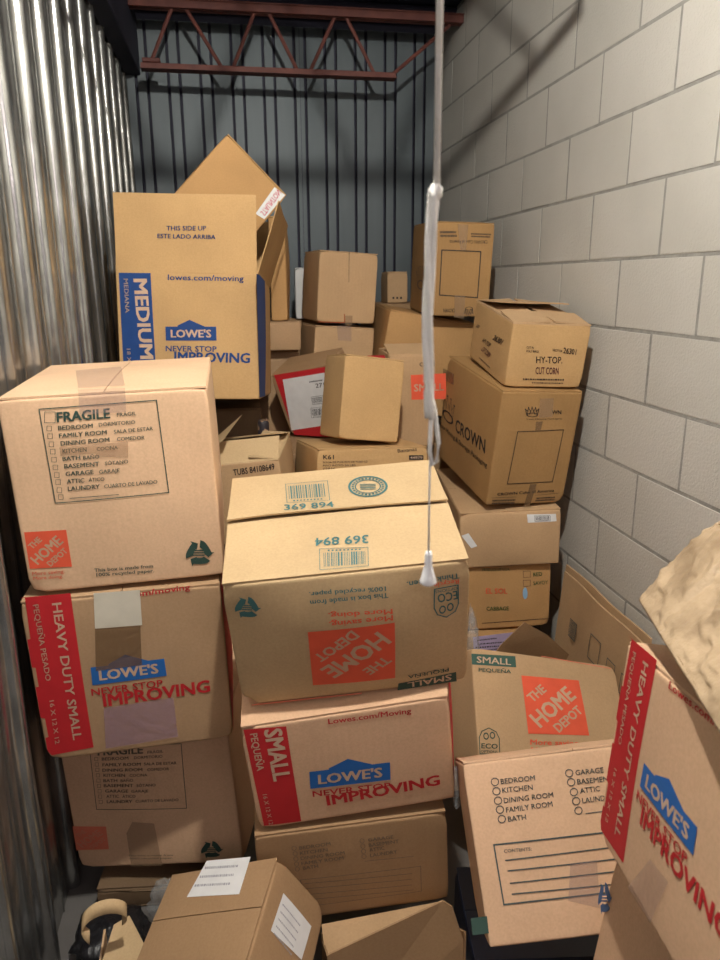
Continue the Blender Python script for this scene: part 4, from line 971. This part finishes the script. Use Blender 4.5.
# ------------------------------------------------------------ left stack
ORG = 'three boxes stacked against the metal wall'
carton('A', 'big rosy box with fragile checklist, top of the left stack by the metal wall', 'light', 'y', {'F': .006, 'U': .004, 'R': .006}, dents=.7)
carton('B', 'heavy duty box with red band and blue house logo, middle of the left stack', 'shaded', 'y', {'F': .006, 'U': 0}, dents=.8)
carton('C', 'box with faded orange logo and checklist, lowest of the left stack', 'pink', 'x', {'F': .006, 'U': 0}, dents=.5)
carton('KB', 'brown box coloured dark for the shade in the gap under the left stack', 'dark', 'x', {'U': 0})
# ------------------------------------------------------------ middle stack
carton('D', 'box with upside down orange logo and raised top flaps, top of the middle stack', 'pale', 'x', {'F': .018, 'U': .003}, step=.010, curl=.006, dents=.8, n=18, ripple=.003)
carton('E', 'small box with red end band and blue house logo, second in the middle stack', 'pink', 'x', {'F': .004, 'U': .002}, dents=.8, curl=.004)
for ch in bpy.data.objects:
    if ch.parent and ch.parent.get('label', '').startswith('small box with red end band'):      # its right end is splayed outwards at the back
        w_, d_, _ = DATA['E'][2]
        for v in ch.data.vertices:
            if v.co.x > 0: v.co.x += .20*(v.co.y+d_/2)*v.co.x/(w_/2)
carton('F', 'plain box with faint room checklist and ruled lines, lowest in the middle stack', 'brown', 'x', {'F': .003, 'U': .002}, curl=.006)
# ------------------------------------------------------------ foreground
carton('G', 'tilted plain brown box with two white shipping labels at the bottom left', 'brown', 'x', {'F': .002, 'R': .003, 'U': .002})
carton('I', 'rosy box with circle checklist and contents lines, front right', 'pink', 'y', {'F': .005, 'U': .002}, dents=.4)
carton('J', 'leaning tan box with small green band and orange logo, behind the checklist box', 'tan', 'x', {'F': .004}, flaps={'B': (20, .10)}, dents=.6)
jt = [o for o in bpy.data.objects if o.get('label', '').startswith('leaning tan box')][0]
JM = (Matrix.Translation(jt.location) @ jt.rotation_euler.to_matrix().to_4x4()).inverted()
bm = bmesh.new()
q = [JM @ Vector((a, b_, c+CAMH)) for a, b_, c in ((.69, 1.865, -1.10), (.728, 1.85, -1.03), (.79, 1.83, -.95), (.865, 1.835, -1.0), (.95, 1.86, -1.085), (.93, 1.875, -1.16))]
v1 = [bm.verts.new(v) for v in q]; v2 = [bm.verts.new(v+Vector((0, .004, .002))) for v in q]
bm.faces.new(v1); bm.faces.new(v2[::-1])
for i in range(6): bm.faces.new((v1[i], v1[(i+1) % 6], v2[(i+1) % 6], v2[i]))
bmesh.ops.recalc_face_normals(bm, faces=bm.faces); obj('flap', bm, jt, [KR['brown']])
carton('K', 'red banded box with blue house logo at the right edge, under the crumpled parcel', 'pink', 'y', {'F': .004, 'U': 0}, dents=.8)
carton('M', 'box with blue recycling mark under the right hand red banded box', 'pink', 'y', {'U': 0})
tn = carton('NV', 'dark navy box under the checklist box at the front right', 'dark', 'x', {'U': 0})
# ------------------------------------------------------------ back left
carton('N', 'tall open box with blue medium band and raised flaps, back left', 'gold', 'x', {'F': .004}, flaps={'F': 90, 'R': (107, .24), 'B': 92, 'L': 88}, flap_len=.245, dents=.3)
carton('O', 'flat brown box tipped on its corner with red lettered white label', 'orange', 'x', {'F': .001})
carton('P', 'tall narrow folded carton standing between the open box and the wall', 'orange', 'y', {'F': .004, 'R': .01})
carton('R', 'square tan box with taped middle, top of the pair at the back centre', 'tan', 'y', {'F': .003})
carton('S', 'tan box with shiny tape, lower of the pair at the back centre', 'tan', 'y', {'F': .003, 'U': 0})
carton('JJ1', 'squashed greyish box under the tall narrow carton', 'shaded', 'x', {'F': .006, 'U': 0})
carton('JJ2', 'wide greyish box at the bottom of the back left pile', 'shaded', 'x', {'F': .004, 'U': 0})
carton('T', 'small box with three dark marks near the back wall', 'tan', 'x')
carton('Q', 'slim white box standing behind the taped pair', 'grey', 'x')
bpy.data.objects[[o.name for o in bpy.data.objects if o.get('label', '').startswith('slim white')][0]]
# ------------------------------------------------------------ back right
carton('U', 'wide orange brown box with sloping top under the tall crown box', 'orange', 'x', {'F': .004, 'U': 0})
carton('V', 'tall brown box with upside down crown print, highest at the back right', 'amber', 'y', {'F': .003})
carton('DD', 'box with handwritten chili and an orange band, in the middle of the pile', 'tan', 'x', {'F': .003}, flaps={'R': (2, .1), 'F': (14, .12), 'B': (3, .1), 'L': (3, .08)})
carton('W', 'golden canned corn box resting on the large crown box', 'gold', 'x', {'F': .004}, flaps={'L': (3, .12), 'R': (4, .12), 'F': (5, .13), 'B': (9, .20)}, flapmat='tan')
carton('X', 'large brown box with crown logo and ruled square by the block wall', 'amber', 'y', {'F': .004, 'L': .006, 'U': 0}, dents=.8)
carton('Y', 'squashed tan box with barcode label under the large crown box', 'tan', 'x', {'F': .010, 'U': .0}, dents=1.2, n=22, ripple=.006)
carton('Z', 'golden cabbage box with a hand hole under the squashed box', 'orange', 'x', {'F': .003, 'U': 0})
carton('AA', 'low box with lilac label at the foot of the crown box stack', 'orange', 'x', {'U': 0})
# ------------------------------------------------------------ centre
carton('EE', 'plain tan box tilted upright in the middle of the pile', 'gold', 'x', {'F': .003})
carton('FF', 'red and white box leaning behind the tilted plain box', 'brown', 'x', {'F': .002})
carton('GG', 'low box with black code lettering under the tilted plain box', 'gold', 'x', {'F': .002, 'U': .002})
carton('HH', 'open tubs box with bent flaps beside the fragile box', 'tan', 'x', {'F': .002}, flaps={'F': (28, .10), 'B': (12, .14), 'L': (35, .13), 'R': (8, .09)}, flapmat='pale', name='open_cardboard_box')
# boxes that carry the pile from below
for k, lab in (('S1', 'supporting box under the taped pair at the back'), ('S2', 'supporting box under the sloping topped box'), ('S3', 'supporting box under the small marked box by the back wall'),
               ('S4', 'supporting box under the low code lettered box'), ('S5', 'supporting box under the red and white box'), ('S6', 'supporting box under the open tubs box'),
               ('S7', 'box coloured dark for deep shade under the tall open box with the blue band'), ('SA', 'supporting box under the slim white box'), ('S8', 'supporting box under the greyish boxes'), ('S9', 'supporting box under the chili box')):
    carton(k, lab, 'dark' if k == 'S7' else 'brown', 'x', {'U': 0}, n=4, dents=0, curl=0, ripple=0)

# ------------------------------------------------------------ flattened cartons by the block wall
M_MARK = INK['slate']
for i, (dx, dz, dy) in enumerate(((0, 0, 0), (.022, .012, .05), (.044, -.02, .09))):
    lab = ('flattened carton with printed symbols, front sheet leaning on the block wall', 'flattened carton, middle sheet leaning on the block wall', 'flattened carton, rear sheet nearest the block wall')[i]
    t = thing('flattened_carton', lab, 'cardboard', (1.045+dx, 1.93+dy*.6, 0.0), (0, R(4), R(-2)))
    L, H, th = .28, .485+dz, .006
    b = bmesh.new(); nx, nz = 16, 8; g = []
    for s in (0, 1):
        g.append([[b.verts.new((s*th+.006*noise.noise(Vector((a*3, c*3, i*7.)))*(c/nz)+.004*math.sin(a*.6+i), -L+2*L*a/nx, H*c/nz)) for c in range(nz+1)] for a in range(nx+1)])
    for s in (0, 1):
        for a in range(nx):
            for c in range(nz): b.faces.new((g[s][a][c], g[s][a+1][c], g[s][a+1][c+1], g[s][a][c+1]))
    for a in range(nx):
        for c in (0, nz): b.faces.new((g[0][a][c], g[0][a+1][c], g[1][a+1][c], g[1][a][c]))
    for c in range(nz):
        for a in (0, nx): b.faces.new((g[0][a][c], g[0][a][c+1], g[1][a][c+1], g[1][a][c]))
    bmesh.ops.recalc_face_normals(b, faces=b.faces)
    obj('sheet', b, t, [KR['tan' if i < 2 else 'gold']])
    if i == 0:
        b = bmesh.new()
        def mk(y0, z0, y1, z1, wd=.003):
            for q in line_quads([(y0, z0), (y1, z0), (y1, z1), (y0, z1)], wd, True):
                vs = [b.verts.new((-.008, a, c)) for a, c in q]; b.faces.new(vs)
        mk(.17, .36, .12, .30); mk(.02, .38, -.05, .30); mk(-.10, .36, -.15, .28); mk(-.19, .36, -.23, .30)
        for k in range(8):
            vs = [b.verts.new((-.008, a, c)) for a, c in ((.165-k*.006, .36), (.162-k*.006, .36), (.162-k*.006, .30), (.165-k*.006, .30))]; b.faces.new(vs)
        obj('printed_symbols', b, t, [M_MARK])

# ------------------------------------------------------------ crumpled parcel on the right hand box
M_PARCEL = noisy('crumpled_paper', (.29, .205, .125), (.48, .355, .225), 7, .38, 1.0, 34, bdist=.006, p0=.36, p1=.46)
M_PIN = noisy('dark_inner_board', (.16, .08, .04), (.24, .13, .07), 6, .8, .3, 50)
t = thing('crumpled_parcel', 'crumpled taped paper parcel, torn open, lying on the right hand red banded box', 'parcel', (.690, .637, CAMH-.452), (0, R(-1), R(-16)))
def crumple(nx, ny, nz, f, open_test):
    bm = bmesh.new(); cache = {}
    def vert(i, j_, k):
        if (i, j_, k) not in cache: cache[(i, j_, k)] = bm.verts.new(f(i/nx*2-1, j_/ny*2-1, k/nz))
        return cache[(i, j_, k)]
    def q(*ids):
        bm.faces.new([vert(*a) for a in ids])
    for i in range(nx):
        for j_ in range(ny):
            q((i, j_, 0), (i, j_+1, 0), (i+1, j_+1, 0), (i+1, j_, 0))
            if not open_test(i/nx*2-1, j_/ny*2-1): q((i, j_, nz), (i+1, j_, nz), (i+1, j_+1, nz), (i, j_+1, nz))
    for i in range(nx):
        for k in range(nz):
            q((i, 0, k), (i+1, 0, k), (i+1, 0, k+1), (i, 0, k+1)); q((i, ny, k), (i, ny, k+1), (i+1, ny, k+1), (i+1, ny, k))
    for j_ in range(ny):
        for k in range(nz):
            q((0, j_, k), (0, j_, k+1), (0, j_+1, k+1), (0, j_+1, k)); q((nx, j_, k), (nx, j_+1, k), (nx, j_+1, k+1), (nx, j_, k+1))
    return bm
def fpar(u_, v_, t_):
    hgt = .094+.036*(v_+1)/2
    x_ = u_*.185; y_ = v_*.235
    bulge = 1+.02*math.sin(math.pi*t_)
    x_ *= bulge; y_ *= bulge
    rnd = (max(abs(u_), abs(v_)))**6
    z_ = hgt*t_*(1-.16*rnd*(1 if v_ < .6 else .2))
    if u_ < -.5: x_ += (.095*t_-.006)*(-u_-.5)*2
    p_ = Vector((x_, y_, z_))
    for s_, a_ in ((7, .008), (19, .004)):
        p_ += Vector((noise.noise(p_*s_), noise.noise(p_*s_+Vector((9, 0, 0))), noise.noise(p_*s_+Vector((0, 9, 0)))))*a_*(1 if t_ > .12 else t_/.12)
    n_ = (Vector((x_, y_, z_-.06))).normalized()
    r_ = sum(a_*(.5-abs(noise.noise(Vector((p_.x*s_*1.3, p_.y*s_*.8, p_.z*s_+s_))))*1.6) for s_, a_ in ((11, .006), (28, .008), (60, .004)))
    p_ += n_*r_*min(1, t_*6)
    if p_.z < 0: p_.z = 0
    return p_
b = crumple(110, 130, 40, fpar, lambda u_, v_: v_ > .66+.06*math.sin(u_*9) and v_ < .97 and -.93 < u_ < .95)
o = smooth(obj('wrapping', b, t, [M_PARCEL, M_PIN])); md = o.modifiers.new('paper', 'SOLIDIFY'); md.thickness = .004; md.offset = -1; md.material_offset = 1
b = bmesh.new(); prev = None
for i in range(15):
    u_ = -.10+.27*i/14
    a = b.verts.new((u_, .19+.01*noise.noise(Vector((i*.9, 0, 0))), .09)); c = b.verts.new((u_+.01, .232, .115+.02*noise.noise(Vector((i*.7, 3, 0)))+(.02 if i > 3 else -.01)))
    if prev: b.faces.new((prev[0], a, c, prev[1]))
    prev = (a, c)
o = obj('torn_flap', b, t, [M_PIN]); md = o.modifiers.new('b', 'SOLIDIFY'); md.thickness = .004

# ------------------------------------------------------------ open box at the bottom centre
def sheet(pts, th=.004):
    """flat board from a polygon, with thickness"""
    bm = bmesh.new(); pts = [Vector(q) for q in pts]
    nrm = (pts[1]-pts[0]).cross(pts[2]-pts[0]).normalized()*th
    a = [bm.verts.new(q) for q in pts]; c = [bm.verts.new(q+nrm) for q in pts]
    bm.faces.new(a); bm.faces.new(c[::-1]); n = len(pts)
    for i in range(n): bm.faces.new((a[i], a[(i+1) % n], c[(i+1) % n], c[i]))
    bmesh.ops.recalc_face_normals(bm, faces=bm.faces); return bm
HX, HY = .235, 1.12
t = thing('open_cardboard_box', 'open brown box with a raised slanting flap at the bottom centre', 'box', (HX, HY, 0))
def loc3(*q): return [(a-HX, b_-HY, c+CAMH) for a, b_, c in q]
obj('front_panel', sheet(loc3((.115, 1.07, -1.445), (.375, 1.055, -1.445), (.372, 1.065, -1.20), (.352, 1.075, -1.13), (.335, 1.08, -1.118), (.115, 1.08, -1.203))), t, [KR['brown']])
obj('side_panel', sheet(loc3((.376, 1.06, -1.445), (.376, 1.20, -1.445), (.376, 1.20, -1.30), (.376, 1.07, -1.19))), t, [KR['brown']])
obj('side_panel', sheet(loc3((.117, 1.08, -1.445), (.117, 1.20, -1.445), (.117, 1.20, -1.30), (.117, 1.08, -1.22))), t, [KR['brown']])
obj('back_panel', sheet(loc3((.117, 1.20, -1.445), (.376, 1.20, -1.445), (.376, 1.20, -1.28), (.117, 1.20, -1.28))), t, [KR['brown']])
obj('flap', sheet(loc3((.119, 1.085, -1.30), (.37, 1.085, -1.27), (.37, 1.212, -1.262), (.119, 1.212, -1.276))), t, [KR['tan']])

# ------------------------------------------------------------ scraps at the bottom left
t = thing('torn_carton', 'torn open kraft carton with a curled paper strip at the bottom left', 'cardboard', (-.27, 1.24, 0))
def l4(*q): return [(a+.27, b_-1.24, c+CAMH) for a, b_, c in q]
obj('flap', sheet(l4((-.315, 1.20, -1.285), (-.235, 1.13, -1.275), (-.225, 1.20, -1.262), (-.27, 1.29, -1.262), (-.30, 1.28, -1.27))), t, [KR['pale']])
obj('side_panel', sheet(l4((-.315, 1.197, -1.29), (-.315, 1.197, -1.445), (-.237, 1.127, -1.445), (-.237, 1.127, -1.28))), t, [KR['pale']])
obj('side_panel', sheet(l4((-.318, 1.20, -1.29), (-.318, 1.28, -1.275), (-.318, 1.28, -1.445), (-.318, 1.20, -1.445))), t, [KR['tan']])
b = bmesh.new(); prev = None
for i in range(29):
    a = R(-40+i*9.5); rr = .034+.0003*i
    q = Vector((-.297+rr*math.cos(a)+.27, 1.22-.001*i-1.24, -1.178+.75*rr*math.sin(a)+CAMH))
    w2 = .011
    v1 = b.verts.new(q+Vector((0, -w2*.6, -w2))); v2 = b.verts.new(q+Vector((0, w2*.6, w2)))
    if prev: b.faces.new((prev[0], v1, v2, prev[1]))
    prev = (v1, v2)
o = smooth(obj('curled_strip', b, t, [KR['pale']])); md = o.modifiers.new('s', 'SOLIDIFY'); md.thickness = .0025

def film(name, label, loc, size, seed, mat_=PLASTIC, cat='bag', amp=.35):
    b = bmesh.new(); bmesh.ops.create_icosphere(b, subdivisions=4, radius=1)
    for v in b.verts:
        n = v.co.normalized(); k = 1+amp*noise.noise(n*2.2+Vector((seed, 0, 0)))+amp*.5*noise.noise(n*6+Vector((0, seed, 0)))
        v.co = Vector((n.x*size[0]*k, n.y*size[1]*k, n.z*size[2]*k+size[2]))
        if v.co.z < 0: v.co.z = 0
    o = obj(name, b, None, [mat_]); smooth(o); o.location = loc
    return tag(o, label, cat)
film('plastic_bag', 'crumpled clear plastic bag in the gap under the left stack', (-.215, 1.45, 0), (.045, .022, .058), 3)
film('plastic_wrap', 'scrap of clear plastic wrap between the middle stack and the checklist box', (.405, 1.225, CAMH-1.04), (.012, .012, .05), 8)
film('plastic_bag', 'small clear plastic bag beside the cabbage box', (.70, 2.03, 0), (.030, .028, .215), 12)
film('shade_lump', 'black lump added for the shade in the corner under the left stack', (-.335, 1.39, 0), (.08, .085, .045), 5, SHADE_FILM, 'bag', .25)  # added dark lump standing in for the deep shade of the corner
# slender things in the dark gap at the back
t = thing('rolled_wrapping', 'dark patterned roll standing in the gap behind the tubs box', 'roll', (.080, 2.56, 0), (R(.6), R(.5), 0))
b = bmesh.new(); lathe(b, [(.020, 0), (.021, .3), (.019, .6), (.021, .85), (.020, .98), (.017, .99)], n=16)
M_ROLL = noisy('patterned_roll', (.02, .015, .02), (.30, .18, .10), 40, .6, .2, 60, p0=.5, p1=.55); smooth(obj('roll', b, t, [M_ROLL]))
M_WHITE = noisy('white_board', (.62, .62, .60), (.70, .70, .68), 8, .6, .1, 60)
for o in list(bpy.data.objects):
    if o.get('label', '').startswith('slim white'):
        for ch in o.children: ch.data.materials[0] = M_WHITE if ch.name.startswith('body') or ch.name.startswith('flap') else ch.data.materials[0]
        o['label'] = 'slim white box standing behind the taped pair'
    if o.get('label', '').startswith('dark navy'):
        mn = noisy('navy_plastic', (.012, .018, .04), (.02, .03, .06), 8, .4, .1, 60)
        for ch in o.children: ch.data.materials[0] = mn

# ------------------------------------------------------------ the groups the boxes stand in
GR = {'left stack': 'boxes stacked against the metal wall', 'middle stack': 'boxes of the middle stack', 'supporting box': 'boxes hidden under the pile',
      'flattened carton': 'flattened cartons by the block wall', 'crown box': 'boxes stacked by the block wall', 'squashed': 'boxes stacked by the block wall',
      'back centre': 'boxes at the back of the unit', 'back right': 'boxes at the back of the unit', 'greyish box': 'boxes at the back of the unit', 'by the block wall': 'boxes stacked by the block wall'}
for o in bpy.data.objects:
    lb = o.get('label')
    if lb and o.get('category') in ('box', 'cardboard') and 'group' not in o:
        for k, v in GR.items():
            if k in lb: o['group'] = v; break
        else: o['group'] = 'cardboard boxes piled in the storage unit'
